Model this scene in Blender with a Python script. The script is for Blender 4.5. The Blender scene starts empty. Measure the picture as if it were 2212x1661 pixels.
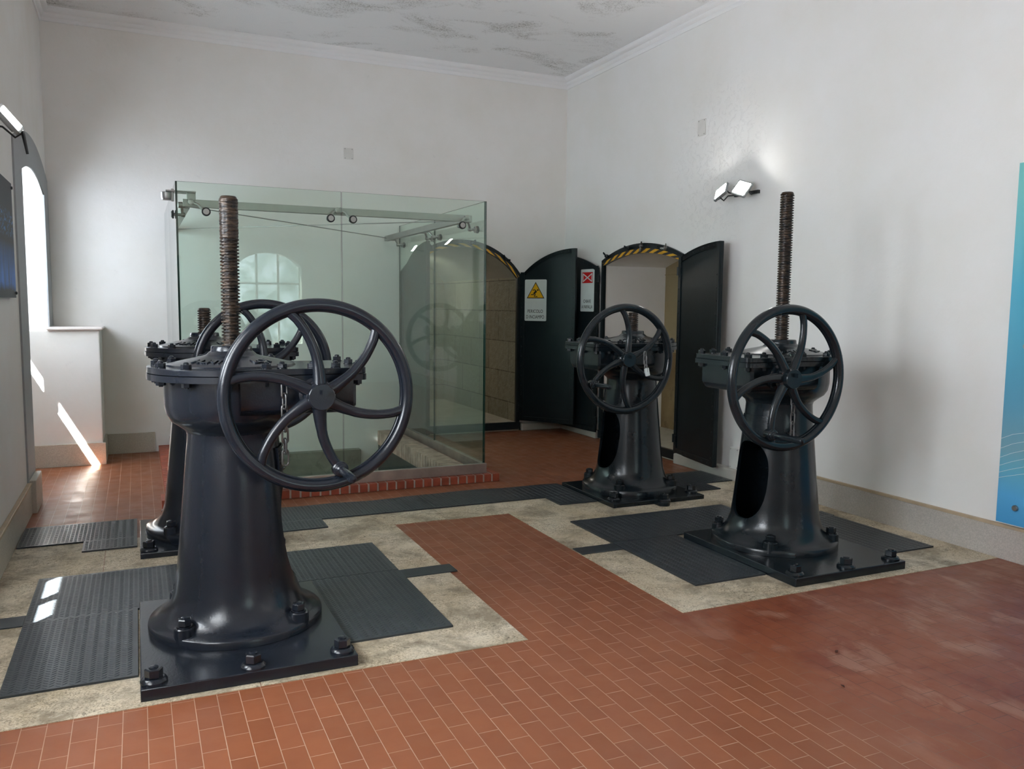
import bpy, math, random
from math import sin, cos, pi, radians, sqrt, atan2, asin, acos
from mathutils import Vector, Matrix

C = bpy.context.scene.collection
scn = bpy.context.scene
random.seed(7)

# ---------------------------------------------------------------- camera
FPX = 1783.66
YAW, PIT, ROL = radians(24.4148), radians(-5.4866), radians(0.5864)
CAMZ = 1.5
fwd = Vector((sin(YAW) * cos(PIT), cos(YAW) * cos(PIT), sin(PIT)))
rgt = Vector((cos(YAW), -sin(YAW), 0))
upv = rgt.cross(fwd)
r2 = rgt * cos(ROL) + upv * sin(ROL)
u2 = -rgt * sin(ROL) + upv * cos(ROL)
cam = bpy.data.cameras.new('camera')
cam.sensor_width = 36
cam.lens = FPX / 2212 * 36
cam.clip_start = 0.05
camo = bpy.data.objects.new('camera', cam)
C.objects.link(camo)
camo.matrix_world = Matrix(((r2.x, u2.x, -fwd.x, 0), (r2.y, u2.y, -fwd.y, 0), (r2.z, u2.z, -fwd.z, CAMZ), (0, 0, 0, 1)))
scn.camera = camo

# ---------------------------------------------------------------- sky, sun, exposure
scn.view_settings.view_transform = 'Standard'
scn.view_settings.look = 'None'
scn.view_settings.gamma = 1
scn.view_settings.use_curve_mapping = False
scn.view_settings.exposure = 1.25
SKY = 10.5
LED = 48.0
w = bpy.data.worlds.new('sky')
scn.world = w
w.use_nodes = True
bg = w.node_tree.nodes['Background']
bg.inputs[0].default_value = (0.86, 0.93, 1.0, 1)
bg.inputs[1].default_value = SKY
scn.cycles.max_bounces = 10
scn.cycles.diffuse_bounces = 9
scn.cycles.transparent_max_bounces = 12
scn.cycles.sample_clamp_indirect = 6
scn.cycles.caustics_reflective = False
scn.cycles.caustics_refractive = False
sl = bpy.data.lights.new('sun', 'SUN')
sl.energy = 120
sl.angle = radians(0.53)
sl.color = (1.0, 0.96, 0.9)
so = bpy.data.objects.new('sun', sl)
C.objects.link(so)
so.location = (-6, -4, 8)
so.rotation_euler = Vector((1, 1.2, -1.87)).to_track_quat('-Z', 'Y').to_euler()


def portal(loc, dirv, sx, sy):
    l = bpy.data.lights.new('window_portal', 'AREA')
    l.shape = 'RECTANGLE'
    l.size, l.size_y = sx, sy
    l.cycles.is_portal = True
    o = bpy.data.objects.new('window_portal', l)
    C.objects.link(o)
    o.location = loc
    o.rotation_euler = Vector(dirv).to_track_quat('-Z', 'Y').to_euler()


# room frame (metres)
XL, XR, YB, YF, ZC = -0.735, 4.745, 8.94, -2.6, 4.17
XO = -1.25
NICHES = [(6.98, 8.58, 1.57, 2.44, 2.54), (3.28, 3.99, 1.46, 2.44, 2.50), (1.45, 2.95, 1.30, 2.44, 2.54)]
for a, b, zp, zs, za in NICHES:
    portal((XO - 0.02, (a + b) / 2, (zp + za) / 2), (1, 0, 0), za - zp, b - a)
portal((2.2, YF - 0.1, 1.55), (0, 1, 0), 1.2, 1.7)


# ---------------------------------------------------------------- node materials
class NT:
    def __init__(s, name):
        s.m = bpy.data.materials.new(name)
        s.m.use_nodes = True
        s.t = s.m.node_tree
        s.b = s.t.nodes['Principled BSDF']
        s.out = s.t.nodes['Material Output']

    def n(s, typ, **kw):
        nd = s.t.nodes.new(typ)
        for k, v in kw.items():
            if k.startswith('i_'):
                key = k[2:]
                nd.inputs[int(key) if key.isdigit() else key.replace('_', ' ')].default_value = v
            else:
                setattr(nd, k, v)
        return nd

    def l(s, a, b):
        s.t.links.new(a, b)

    def obj(s):
        return s.n('ShaderNodeTexCoord').outputs['Object']

    def mapping(s, src, scale=(1, 1, 1), loc=(0, 0, 0), rot=(0, 0, 0)):
        m = s.n('ShaderNodeMapping')
        m.inputs['Location'].default_value = loc
        m.inputs['Rotation'].default_value = rot
        m.inputs['Scale'].default_value = scale
        s.l(src, m.inputs['Vector'])
        return m.outputs[0]

    def noise(s, src, scale, detail=4, rough=.55, dist=0):
        n = s.n('ShaderNodeTexNoise')
        n.inputs['Scale'].default_value = scale
        n.inputs['Detail'].default_value = detail
        n.inputs['Roughness'].default_value = rough
        n.inputs['Distortion'].default_value = dist
        s.l(src, n.inputs['Vector'])
        return n.outputs['Fac']

    def ramp(s, src, stops):
        r = s.n('ShaderNodeValToRGB')
        e = r.color_ramp.elements
        while len(e) < len(stops):
            e.new(0.5)
        for i, (p, c) in enumerate(stops):
            e[i].position = p
            e[i].color = (*c, 1) if isinstance(c, tuple) else (c, c, c, 1)
        s.l(src, r.inputs[0])
        return r.outputs[0]

    def mix(s, fac, a, b, mode='MIX'):
        m = s.n('ShaderNodeMix', data_type='RGBA', blend_type=mode)
        for sock, v in ((m.inputs[0], fac), (m.inputs[6], a), (m.inputs[7], b)):
            if isinstance(v, (int, float)):
                sock.default_value = v if sock == m.inputs[0] else (v, v, v, 1)
            elif isinstance(v, tuple):
                sock.default_value = (*v, 1)
            else:
                s.l(v, sock)
        return m.outputs[2]

    def math(s, op, a, b=0.0):
        m = s.n('ShaderNodeMath', operation=op)
        for sock, v in ((m.inputs[0], a), (m.inputs[1], b)):
            if isinstance(v, (int, float)):
                sock.default_value = v
            else:
                s.l(v, sock)
        return m.outputs[0]

    def bump(s, h, strength=.3, dist=.01, chain=None):
        b = s.n('ShaderNodeBump')
        b.inputs['Strength'].default_value = strength
        b.inputs['Distance'].default_value = dist
        s.l(h, b.inputs['Height'])
        if chain is not None:
            s.l(chain, b.inputs['Normal'])
        s.l(b.outputs[0], s.b.inputs['Normal'])
        return b.outputs[0]

    def base(s, col, rough=.5, metal=0.0, spec=.5):
        for k, v in (('Base Color', col), ('Roughness', rough), ('Metallic', metal), ('Specular IOR Level', spec)):
            sock = s.b.inputs[k]
            if isinstance(v, (int, float)):
                sock.default_value = v
            elif isinstance(v, tuple):
                sock.default_value = (*v, 1)
            else:
                s.l(v, sock)
        return s.m


def srgb(r, g, b):
    f = lambda c: (c / 255 / 12.92) if c / 255 <= .04045 else ((c / 255 + .055) / 1.055) ** 2.4
    return (f(r), f(g), f(b))


def M_simple(name, col, rough=.5, metal=0.0, bumps=None, var=.0, spec=.5):
    t = NT(name)
    o = t.obj()
    c = col
    if var:
        n = t.noise(o, 9, 5)
        c = t.mix(t.ramp(n, [(.35, 0.0), (.65, 1.0)]), tuple(x * (1 - var) for x in col), tuple(min(1, x * (1 + var)) for x in col))
    if bumps:
        t.bump(t.noise(o, bumps[0], 3), bumps[1], bumps[2])
    return t.base(c, rough, metal, spec)


def M_plaster(name, col, stain=.06, lumps=.25):
    t = NT(name)
    o = t.obj()
    n1 = t.noise(o, 1.3, 6, .6)
    n2 = t.noise(o, 11, 6, .65)
    c = t.mix(t.ramp(n1, [(.38, 0.0), (.7, 1.0)]), col, tuple(x * (1 - stain) * k for x, k in zip(col, (1, .985, .95))))
    c = t.mix(t.ramp(n2, [(.66, 0.0), (.75, .35)]), c, tuple(x * .8 for x in col))
    b1 = t.bump(t.noise(o, 5, 5, .55), lumps, .02)
    t.bump(t.noise(o, 90, 3), .08, .004, b1)
    return t.base(c, .55, 0, .35)


MAT = {}
MAT['wall'] = M_plaster('white_plaster', srgb(236, 234, 232))
MAT['grey_paint'] = M_plaster('grey_paint', srgb(158, 162, 166), .03, .1)
MAT['cornice'] = M_plaster('cornice_plaster', srgb(238, 238, 240), .02, .08)
MAT['tan_plaster'] = M_plaster('tan_plaster', srgb(150, 132, 100), .2, .4)
MAT['vault'] = M_plaster('vault_plaster', srgb(190, 184, 175), .1, .3)


def wall_right_mat():
    # white plaster with a patch of blistered paint around the lamps
    t = NT('blistered_plaster')
    o = t.obj()
    col = srgb(236, 235, 234)
    n1 = t.noise(o, 1.3, 6, .6)
    c = t.mix(t.ramp(n1, [(.4, 0.0), (.7, 1.0)]), col, tuple(x * k for x, k in zip(col, (.96, .95, .92))))
    sep = t.n('ShaderNodeSeparateXYZ')
    t.l(o, sep.inputs[0])
    d = t.n('ShaderNodeVectorMath', operation='DISTANCE')
    mp = t.mapping(o, (0, 1, .75))
    t.l(mp, d.inputs[0])
    d.inputs[1].default_value = (0, 6.1, 2.85 * .75)
    patch = t.ramp(d.outputs['Value'], [(.35, 1.0), (.75, 0.0)])
    fl = t.noise(o, 16, 7, .7, .8)
    hard = t.ramp(fl, [(.53, 0.0), (.60, 1.0)])
    h = t.math('MULTIPLY', hard, patch)
    b1 = t.bump(t.noise(o, 5, 5, .55), .2, .02)
    b2 = t.bump(h, .4, .007, b1)
    t.bump(t.noise(o, 90, 3), .08, .004, b2)
    return t.base(c, .5, 0, .4)


MAT['wall_r'] = wall_right_mat()


def ceiling_mat():
    t = NT('mouldy_ceiling')
    o = t.obj()
    col = srgb(236, 236, 237)
    patch = t.noise(t.mapping(o, (1, 1.5, 1), (.35, .2, 0)), 1.15, 6, .68, .8)
    grain = t.noise(o, 85, 3, .6)
    m = t.math('MULTIPLY', t.ramp(patch, [(.50, 0.0), (.70, 1.0)]), t.ramp(grain, [(.48, 0.0), (.62, 1.0)]))
    c = t.mix(m, col, srgb(120, 116, 110))
    c = t.mix(t.math('MULTIPLY', t.ramp(patch, [(.54, 0.0), (.75, 1.0)]), .35), c, srgb(172, 168, 158))
    t.bump(t.noise(o, 60, 4, .6), .25, .01)
    return t.base(c, .7, 0, .3)


MAT['ceiling'] = ceiling_mat()


def paint_mat(name, c1, c2, rough=.2, coat=.15, spec=.4):
    t = NT(name)
    o = t.obj()
    n = t.noise(o, 6, 5, .6)
    c = t.mix(t.ramp(n, [(.35, 0.0), (.7, 1.0)]), c1, c2)
    dust = t.noise(o, 260, 2, .5)
    c = t.mix(t.ramp(dust, [(.78, 0.0), (.80, .4)]), c, (.25, .26, .26))
    ro = rough
    b1 = t.bump(t.noise(o, 11, 3, .5), .10, .006)
    t.bump(t.noise(o, 130, 3, .6), .17, .003, b1)
    m = t.base(c, ro, 0, spec)
    t.b.inputs['Coat Weight'].default_value = coat
    t.b.inputs['Coat Roughness'].default_value = .12
    return m


MAT['enamel'] = paint_mat('dark_enamel', srgb(25, 30, 38), srgb(28, 33, 42), .2)
MAT['enamel_green'] = paint_mat('dark_green_enamel', srgb(20, 27, 32), srgb(24, 32, 37), .2, .1, .36)
MAT['plate_paint'] = paint_mat('plate_paint', srgb(44, 49, 54), srgb(54, 60, 64), .33)
MAT['door_paint'] = paint_mat('door_paint', srgb(20, 29, 33), srgb(24, 34, 38), .34, .0, .3)
MAT['steel'] = M_simple('brushed_steel', srgb(168, 168, 165), .42, 1.0, (40, .1, .002), .06)
MAT['rail_steel'] = M_simple('rail_steel', srgb(172, 158, 150), .38, .75, (30, .1, .002), .12)
MAT['chain'] = M_simple('galvanised_chain', srgb(120, 120, 120), .4, .9, (80, .3, .002), .3)
MAT['rubber'] = M_simple('black_rubber', srgb(28, 32, 32), .6)
MAT['lamp_body'] = M_simple('lamp_housing', srgb(150, 154, 154), .4, .5)
MAT['lamp_dark'] = M_simple('lamp_bracket', srgb(60, 62, 64), .4, .5)
MAT['white_plastic'] = M_simple('white_plastic', srgb(216, 214, 210), .45, 0, None, .03)
MAT['kerb_white'] = M_plaster('whitewashed_kerb', srgb(190, 186, 180), .15, .4)
MAT['marble_sill'] = M_simple('sill_marble', srgb(215, 205, 200), .3, 0, None, .04)
MAT['black_ink'] = M_simple('black_ink', srgb(25, 28, 28), .5)
MAT['sign_white'] = M_simple('sign_white', srgb(214, 222, 222), .35, 0, None, .02)
MAT['sign_yellow'] = M_simple('sign_yellow', srgb(232, 176, 10), .4)
MAT['sign_red'] = M_simple('sign_red', srgb(205, 22, 26), .4)
MAT['haz_yellow'] = M_simple('hazard_yellow', srgb(212, 158, 32), .45, 0, None, .12)
MAT['haz_black'] = M_simple('hazard_black', srgb(44, 44, 46), .4, 0, None, .12)
MAT['mortar'] = M_simple('mortar', srgb(168, 158, 148), .8, 0, (60, .4, .004), .1)
MAT['brick'] = M_simple('kerb_brick', srgb(150, 72, 50), .45, 0, (30, .2, .004), .22)
MAT['old_brick'] = M_simple('washed_brick', srgb(184, 156, 142), .6, 0, (30, .3, .004), .3)
MAT['tape_line'] = M_simple('baseboard_cap', srgb(178, 158, 132), .5, 0, None, .08)
MAT['leaf'] = M_simple('dry_leaf', srgb(70, 35, 22), .7)


def skirting_mat(name, col):
    t = NT(name)
    o = t.obj()
    g = t.noise(o, 140, 3, .7)
    b = t.noise(o, 3, 5, .6)
    c = t.mix(t.ramp(g, [(.4, 0.0), (.65, 1.0)]), tuple(x * .82 for x in col), tuple(min(1, x * 1.08) for x in col))
    c = t.mix(t.ramp(b, [(.45, 0.0), (.75, .5)]), c, tuple(x * k for x, k in zip(col, (.8, .74, .66))))
    t.bump(g, .1, .002)
    return t.base(c, .45, 0, .4)


MAT['skirting'] = skirting_mat('stone_skirting', srgb(186, 180, 174))
MAT['skirting_l'] = skirting_mat('stone_skirting_pale', srgb(196, 190, 178))


def terracotta_mat():
    t = NT('terracotta_tiles')
    tc = t.obj()
    sep = t.n('ShaderNodeSeparateXYZ')
    t.l(tc, sep.inputs[0])
    comb = t.n('ShaderNodeCombineXYZ')
    t.l(t.math('ADD', sep.outputs[1], .0415 + 16.3), comb.inputs[0])
    t.l(t.math('ADD', sep.outputs[0], .008 + 8.11), comb.inputs[1])
    br = t.n('ShaderNodeTexBrick')
    br.offset = .5
    br.offset_frequency = 2
    br.squash = 1
    br.squash_frequency = 2
    br.inputs['Scale'].default_value = 1
    br.inputs['Brick Width'].default_value = .163
    br.inputs['Row Height'].default_value = .0811
    br.inputs['Mortar Size'].default_value = .0017
    br.inputs['Mortar Smooth'].default_value = .35
    br.inputs['Bias'].default_value = 0
    br.inputs['Color1'].default_value = (*srgb(132, 78, 51), 1)
    br.inputs['Color2'].default_value = (*srgb(143, 86, 57), 1)
    br.inputs['Mortar'].default_value = (*srgb(176, 146, 124), 1)
    t.l(comb.outputs[0], br.inputs['Vector'])
    col = br.outputs['Color']
    # weathering of the tiles: blotches, darker soaked area and lime bloom near the right wall
    n1 = t.noise(tc, 5, 5, .6)
    col = t.mix(t.math('MULTIPLY', t.ramp(n1, [(.35, 0.0), (.7, 1.0)]), .25), col, srgb(126, 74, 56))
    old = t.ramp(t.math('ADD', sep.outputs[0], t.math('MULTIPLY', t.noise(tc, 1.2, 3), 1.0)), [(0.0, 0.0), (1.0, 1.0)])
    mr = t.n('ShaderNodeMapRange')
    t.l(t.math('ADD', sep.outputs[0], t.math('MULTIPLY', t.noise(tc, 1.4, 4), 1.1)), mr.inputs[0])
    mr.inputs[1].default_value = 2.75
    mr.inputs[2].default_value = 3.25
    mry = t.n('ShaderNodeMapRange')
    t.l(sep.outputs[1], mry.inputs[0])
    mry.inputs[1].default_value = 3.4
    mry.inputs[2].default_value = 3.2
    zone = t.math('MULTIPLY', mr.outputs[0], mry.outputs[0])
    col = t.mix(t.math('MULTIPLY', zone, .55), col, srgb(130, 66, 44))
    soak = t.ramp(t.noise(tc, 2.6, 5, .6, .5), [(.5, 0.0), (.62, 1.0)])
    col = t.mix(t.math('MULTIPLY', t.math('MULTIPLY', zone, soak), .6), col, srgb(112, 50, 32))
    bloom = t.ramp(t.noise(t.mapping(tc, (1, .55, 1), (7.3, 2.2, 0)), 5.5, 5, .62, .4), [(.53, 0.0), (.63, 1.0)])
    col = t.mix(t.math('MULTIPLY', t.math('MULTIPLY', zone, bloom), .6), col, srgb(160, 118, 98))
    col = t.mix(t.math('MULTIPLY', t.math('MULTIPLY', zone, br.outputs['Fac']), .9), col, srgb(84, 42, 30))
    t.t.nodes.remove(old.node)
    rough = t.ramp(t.noise(tc, 8, 4), [(.3, .3), (.7, .48)])
    h = t.math('SUBTRACT', 1.0, br.outputs['Fac'])
    b1 = t.bump(h, .35, .003)
    t.bump(t.noise(tc, 40, 4, .6), .06, .004, b1)
    return t.base(col, rough, 0, .42)


MAT['terracotta'] = terracotta_mat()


def stone_mat():
    t = NT('pitted_limestone')
    o = t.obj()
    n1 = t.noise(o, 2.2, 6, .6)
    n2 = t.noise(t.mapping(o, (1, 1, 1), (3, 1, 0)), 3.6, 6, .65, .4)
    pits = t.noise(o, 34, 6, .78, .4)
    c = t.mix(t.ramp(n1, [(.38, 0.0), (.62, 1.0)]), srgb(190, 174, 146), srgb(216, 204, 182))
    grit = t.noise(o, 120, 4, .75)
    gm = t.math('MULTIPLY', t.ramp(grit, [(.40, 1.0), (.50, 0.0)]), t.ramp(t.noise(o, 4, 5, .65, .3), [(.38, .2), (.56, 1.0)]))
    c = t.mix(t.math('MULTIPLY', gm, .75), c, srgb(104, 92, 72))
    c = t.mix(t.ramp(grit, [(.56, 0.0), (.66, .55)]), c, srgb(232, 224, 206))
    c = t.mix(t.ramp(n2, [(.47, 0.0), (.62, .85)]), c, srgb(140, 128, 108))
    pm = t.math('MULTIPLY', t.ramp(pits, [(.35, 1.0), (.45, 0.0)]), t.ramp(t.noise(o, 5, 4, .6), [(.35, .25), (.6, 1.0)]))
    c = t.mix(t.math('MULTIPLY', pm, .9), c, srgb(86, 78, 64))
    hl = t.ramp(pits, [(.56, 0.0), (.68, .5)])
    c = t.mix(hl, c, srgb(226, 218, 202))
    b1 = t.bump(pits, .5, .008)
    t.bump(grit, .4, .004, b1)
    return t.base(c, .6, 0, .3)


MAT['stone'] = stone_mat()


def block_mat():
    t = NT('tunnel_blocks')
    o = t.obj()
    sep = t.n('ShaderNodeSeparateXYZ')
    t.l(o, sep.inputs[0])
    comb = t.n('ShaderNodeCombineXYZ')
    t.l(t.math('ADD', sep.outputs[0], sep.outputs[1]), comb.inputs[0])
    t.l(t.math('ADD', sep.outputs[2], .05), comb.inputs[1])
    br = t.n('ShaderNodeTexBrick')
    br.inputs['Scale'].default_value = 1
    br.inputs['Brick Width'].default_value = .62
    br.inputs['Row Height'].default_value = .37
    br.inputs['Mortar Size'].default_value = .006
    br.inputs['Color1'].default_value = (*srgb(146, 138, 116), 1)
    br.inputs['Color2'].default_value = (*srgb(168, 158, 134), 1)
    br.inputs['Mortar'].default_value = (*srgb(88, 76, 60), 1)
    t.l(comb.outputs[0], br.inputs['Vector'])
    n = t.noise(o, 14, 6, .7)
    c = t.mix(t.ramp(n, [(.4, 0.0), (.7, .6)]), br.outputs['Color'], srgb(176, 168, 150))
    b1 = t.bump(n, .8, .03)
    t.bump(t.math('SUBTRACT', 1.0, br.outputs['Fac']), .6, .01, b1)
    return t.base(c, .7, 0, .3)


MAT['blocks'] = block_mat()


def concrete_mat(name, c1, c2, c3):
    t = NT(name)
    o = t.obj()
    c = t.mix(t.ramp(t.noise(o, 2.4, 6, .6), [(.35, 0.0), (.65, 1.0)]), c1, c2)
    c = t.mix(t.ramp(t.noise(o, 7, 6, .7, .5), [(.55, 0.0), (.7, .8)]), c, c3)
    t.bump(t.noise(o, 25, 5, .65), .4, .012)
    return t.base(c, .65, 0, .35)


MAT['concrete'] = concrete_mat('pit_concrete', srgb(116, 118, 108), srgb(138, 138, 126), srgb(88, 88, 78))
MAT['pit_rubble'] = concrete_mat('pit_rubble', srgb(120, 126, 104), srgb(166, 168, 140), srgb(150, 136, 84))
MAT['pit_dark'] = concrete_mat('pit_silt', srgb(46, 54, 52), srgb(60, 68, 64), srgb(36, 42, 40))
MAT['brown_stone'] = concrete_mat('brown_stone', srgb(112, 88, 56), srgb(134, 112, 78), srgb(84, 66, 42))
MAT['pale_floor'] = concrete_mat('pale_floor', srgb(166, 156, 138), srgb(186, 178, 160), srgb(150, 140, 118))


def screw_mat():
    t = NT('greased_screw')
    o = t.obj()
    n = t.noise(t.mapping(o, (1, 1, 2.5)), 22, 5, .7)
    g = t.noise(o, 5, 5, .6)
    c = t.mix(t.ramp(n, [(.42, 0.0), (.66, 1.0)]), srgb(24, 21, 21), srgb(84, 68, 54))
    c = t.mix(t.math('MULTIPLY', t.ramp(g, [(.55, 0.0), (.72, 1.0)]), .4), c, srgb(96, 60, 34))
    b1 = t.bump(n, .4, .004)
    return t.base(c, t.ramp(n, [(.3, .25), (.8, .5)]), .3, .5)


MAT['screw'] = screw_mat()


def glass_mat(name, tint, refl=1.0):
    t = NT(name)
    t.t.nodes.remove(t.b)
    tr = t.n('ShaderNodeBsdfTransparent')
    tr.inputs[0].default_value = (*tint, 1)
    gl = t.n('ShaderNodeBsdfGlossy')
    gl.inputs['Roughness'].default_value = .0
    gl.inputs['Color'].default_value = (refl, refl, refl, 1)
    fr = t.n('ShaderNodeFresnel')
    # same reflectance from both sides of the thin pane
    ge = t.n('ShaderNodeNewGeometry')
    t.l(t.math('SUBTRACT', 1.5, t.math('MULTIPLY', ge.outputs['Backfacing'], 1.5 - 1 / 1.5)), fr.inputs['IOR'])
    mx = t.n('ShaderNodeMixShader')
    t.l(fr.outputs[0], mx.inputs[0])
    t.l(tr.outputs[0], mx.inputs[1])
    t.l(gl.outputs[0], mx.inputs[2])
    t.l(mx.outputs[0], t.out.inputs[0])
    return t.m


MAT['glass'] = glass_mat('greenish_glass', (.905, .965, .93))
def dim_foliage_mat():  # foliage view and an added dimming tint, both put into the pane colour
    t = NT('dim_foliage_glass')
    t.t.nodes.remove(t.b)
    o = t.obj()
    c = t.ramp(t.noise(o, 4.5, 6, .7), [(.35, srgb(96, 112, 96)), (.5, srgb(150, 168, 160)), (.68, srgb(228, 236, 240))])
    tr = t.n('ShaderNodeBsdfTransparent')
    t.l(t.mix(.72, c, (.03, .035, .035)), tr.inputs[0])
    t.l(tr.outputs[0], t.out.inputs[0])
    return t.m


MAT['dim_foliage_pane'] = dim_foliage_mat()


def tinted_mat():  # darkened pane, added to cut the sky light on the back wall
    t = NT('dimming_window_glass')
    t.t.nodes.remove(t.b)
    tr = t.n('ShaderNodeBsdfTransparent')
    tr.inputs[0].default_value = (.5, .52, .54, 1)
    t.l(tr.outputs[0], t.out.inputs[0])
    return t.m


MAT['dimming_pane'] = tinted_mat()
MAT['glass_edge'] = M_simple('glass_cut_edge', srgb(34, 66, 60), .15, 0, None, .1)


def emis(name, col, st):
    t = NT(name)
    t.base(col, .4)
    t.b.inputs['Emission Color'].default_value = (*col, 1)
    t.b.inputs['Emission Strength'].default_value = st
    return t.m


MAT['led'] = emis('led_diffuser', (1.0, .985, .95), LED)


MAT['passage_fill_globe'] = emis('passage_fill_globe', (1.0, .95, .86), 60)  # glow of the lamp added in the passage


def info_mat():
    # printed blue panel: turquoise above, a paler middle, clear blue wave at the foot
    t = NT('printed_blue_panel')
    o = t.obj()
    sep = t.n('ShaderNodeSeparateXYZ')
    t.l(o, sep.inputs[0])
    wob = t.math('MULTIPLY', t.noise(t.mapping(o, (1, 1.2, .6)), 1.4, 2), .25)
    z = t.math('DIVIDE', t.math('ADD', sep.outputs[2], wob), 2.5)
    c = t.ramp(z, [(.09, srgb(60, 140, 196)), (.22, srgb(92, 172, 222)), (.29, srgb(104, 176, 200)), (.34, srgb(120, 166, 182)), (.45, srgb(96, 160, 188)), (.7, srgb(76, 170, 200)), (.93, srgb(120, 196, 196))])
    return t.base(c, .3, 0, .5)


MAT['info_panel'] = info_mat()


def photo_mat():
    t = NT('night_photograph_print')
    o = t.obj()
    sep = t.n('ShaderNodeSeparateXYZ')
    t.l(o, sep.inputs[0])
    streak = t.noise(t.mapping(o, (1, 14, 1)), 2.2, 4, .6)
    zr = t.n('ShaderNodeMapRange')
    t.l(sep.outputs[2], zr.inputs[0])
    zr.inputs[1].default_value = 1.86
    zr.inputs[2].default_value = 1.66
    m = t.math('MULTIPLY', zr.outputs[0], t.ramp(streak, [(.3, 0.1), (.6, 1.0)]))
    bot = t.n('ShaderNodeMapRange')
    t.l(t.math('ADD', sep.outputs[2], t.math('MULTIPLY', t.noise(o, 7, 3), .08)), bot.inputs[0])
    bot.inputs[1].default_value = 1.60
    bot.inputs[2].default_value = 1.64
    m = t.math('MULTIPLY', m, bot.outputs[0])
    c = t.mix(m, srgb(52, 52, 58), srgb(86, 140, 226))
    zb = t.n('ShaderNodeMapRange')
    t.l(t.math('ABSOLUTE', t.math('SUBTRACT', sep.outputs[2], 1.97)), zb.inputs[0])
    zb.inputs[1].default_value = .09
    zb.inputs[2].default_value = .05
    sp = t.math('MULTIPLY', zb.outputs[0], t.ramp(t.noise(o, 34, 3, .6), [(.56, 0.0), (.62, 1.0)]))
    c = t.mix(sp, c, srgb(96, 150, 214))
    return t.base(c, .5, 0, .12)


MAT['photo_print'] = photo_mat()


# ---------------------------------------------------------------- mesh helpers
class MB:
    def __init__(s):
        s.v, s.f, s.mi = [], [], []

    def add(s, verts, faces, mi=0, M=None):
        o = len(s.v)
        for p in verts:
            p = Vector(p)
            s.v.append(M @ p if M else p)
        for f in faces:
            s.f.append([o + i for i in f])
            s.mi.append(mi)
        return s

    def box(s, x0, x1, y0, y1, z0, z1, mi=0, M=None):
        v = [(x, y, z) for z in (z0, z1) for y in (y0, y1) for x in (x0, x1)]
        return s.add(v, [(0, 2, 3, 1), (4, 5, 7, 6), (0, 1, 5, 4), (2, 6, 7, 3), (0, 4, 6, 2), (1, 3, 7, 5)], mi, M)

    def lathe(s, prof, n=48, M=None, mi=0, cap0=False, cap1=False, a0=0.0):
        v, f = [], []
        for r, z in prof:
            for i in range(n):
                a = a0 + 2 * pi * i / n
                v.append((r * cos(a), r * sin(a), z))
        for j in range(len(prof) - 1):
            for i in range(n):
                k = (i + 1) % n
                f.append((j * n + i, j * n + k, (j + 1) * n + k, (j + 1) * n + i))
        if cap0:
            f.append(tuple(reversed(range(n))))
        if cap1:
            f.append(tuple(range((len(prof) - 1) * n, len(prof) * n)))
        return s.add(v, f, mi, M)

    def tube(s, path, rad, n=12, closed=False, mi=0, M=None, flat=1.0, up=None):
        pts = [Vector(p) for p in path]
        m = len(pts)
        v, f = [], []
        prevn = None
        for i, p in enumerate(pts):
            if closed:
                t = pts[(i + 1) % m] - pts[i - 1]
            else:
                t = pts[min(i + 1, m - 1)] - pts[max(i - 1, 0)]
            t.normalize()
            if up is not None:
                nn = Vector(up)
                nn = (nn - t * nn.dot(t)).normalized()
            elif prevn is None:
                nn = t.orthogonal().normalized()
            else:
                nn = (prevn - t * prevn.dot(t)).normalized()
            prevn = nn
            bb = t.cross(nn)
            r = rad[i] if isinstance(rad, (list, tuple)) else rad
            for k in range(n):
                a = 2 * pi * k / n
                v.append(p + nn * (r * flat * cos(a)) + bb * (r * sin(a)))
        for i in range(m if closed else m - 1):
            j = (i + 1) % m
            for k in range(n):
                l = (k + 1) % n
                f.append((i * n + k, i * n + l, j * n + l, j * n + k))
        if not closed:
            f.append(tuple(reversed(range(n))))
            f.append(tuple(range((m - 1) * n, m * n)))
        return s.add(v, f, mi, M)

    def prism(s, poly, z0, z1, mi=0, M=None):
        n = len(poly)
        v = [(x, y, z0) for x, y in poly] + [(x, y, z1) for x, y in poly]
        f = [tuple(reversed(range(n))), tuple(range(n, 2 * n))]
        f += [(i, (i + 1) % n, n + (i + 1) % n, n + i) for i in range(n)]
        return s.add(v, f, mi, M)

    def ico(s, c, r, n=10, m=6, squash=1.0, mi=0, M=None):
        prof = []
        for j in range(m + 1):
            a = -pi / 2 + pi * j / m
            prof.append((max(1e-5, r * cos(a)), c[2] + r * squash * sin(a)))
        T = Matrix.Translation((c[0], c[1], 0))
        return s.lathe(prof, n, (M @ T) if M else T, mi)

    def build(s, name, mats, parent=None, smooth=35, bevel=None, flip=False, T=None):
        me = bpy.data.meshes.new(name)
        vs = [tuple(T @ p) if T else tuple(p) for p in s.v]
        fs = [list(reversed(f)) for f in s.f] if flip else s.f
        me.from_pydata(vs, [], fs)
        mats = mats if isinstance(mats, (list, tuple)) else [mats]
        for m in mats:
            me.materials.append(MAT[m] if isinstance(m, str) else m)
        me.polygons.foreach_set('material_index', s.mi)
        if smooth:
            me.polygons.foreach_set('use_smooth', [True] * len(me.polygons))
            me.set_sharp_from_angle(angle=radians(smooth))
        me.update()
        o = bpy.data.objects.new(name, me)
        C.objects.link(o)
        if parent is not None:
            o.parent = parent
        if bevel:
            b = o.modifiers.new('bevel', 'BEVEL')
            b.width = bevel
            b.segments = 2
            b.limit_method = 'ANGLE'
            b.angle_limit = radians(40)
        return o


def tag(o, label=None, cat=None, group=None, kind=None):
    for k, v in (('label', label), ('category', cat), ('group', group), ('kind', kind)):
        if v:
            o[k] = v
    return o


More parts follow.
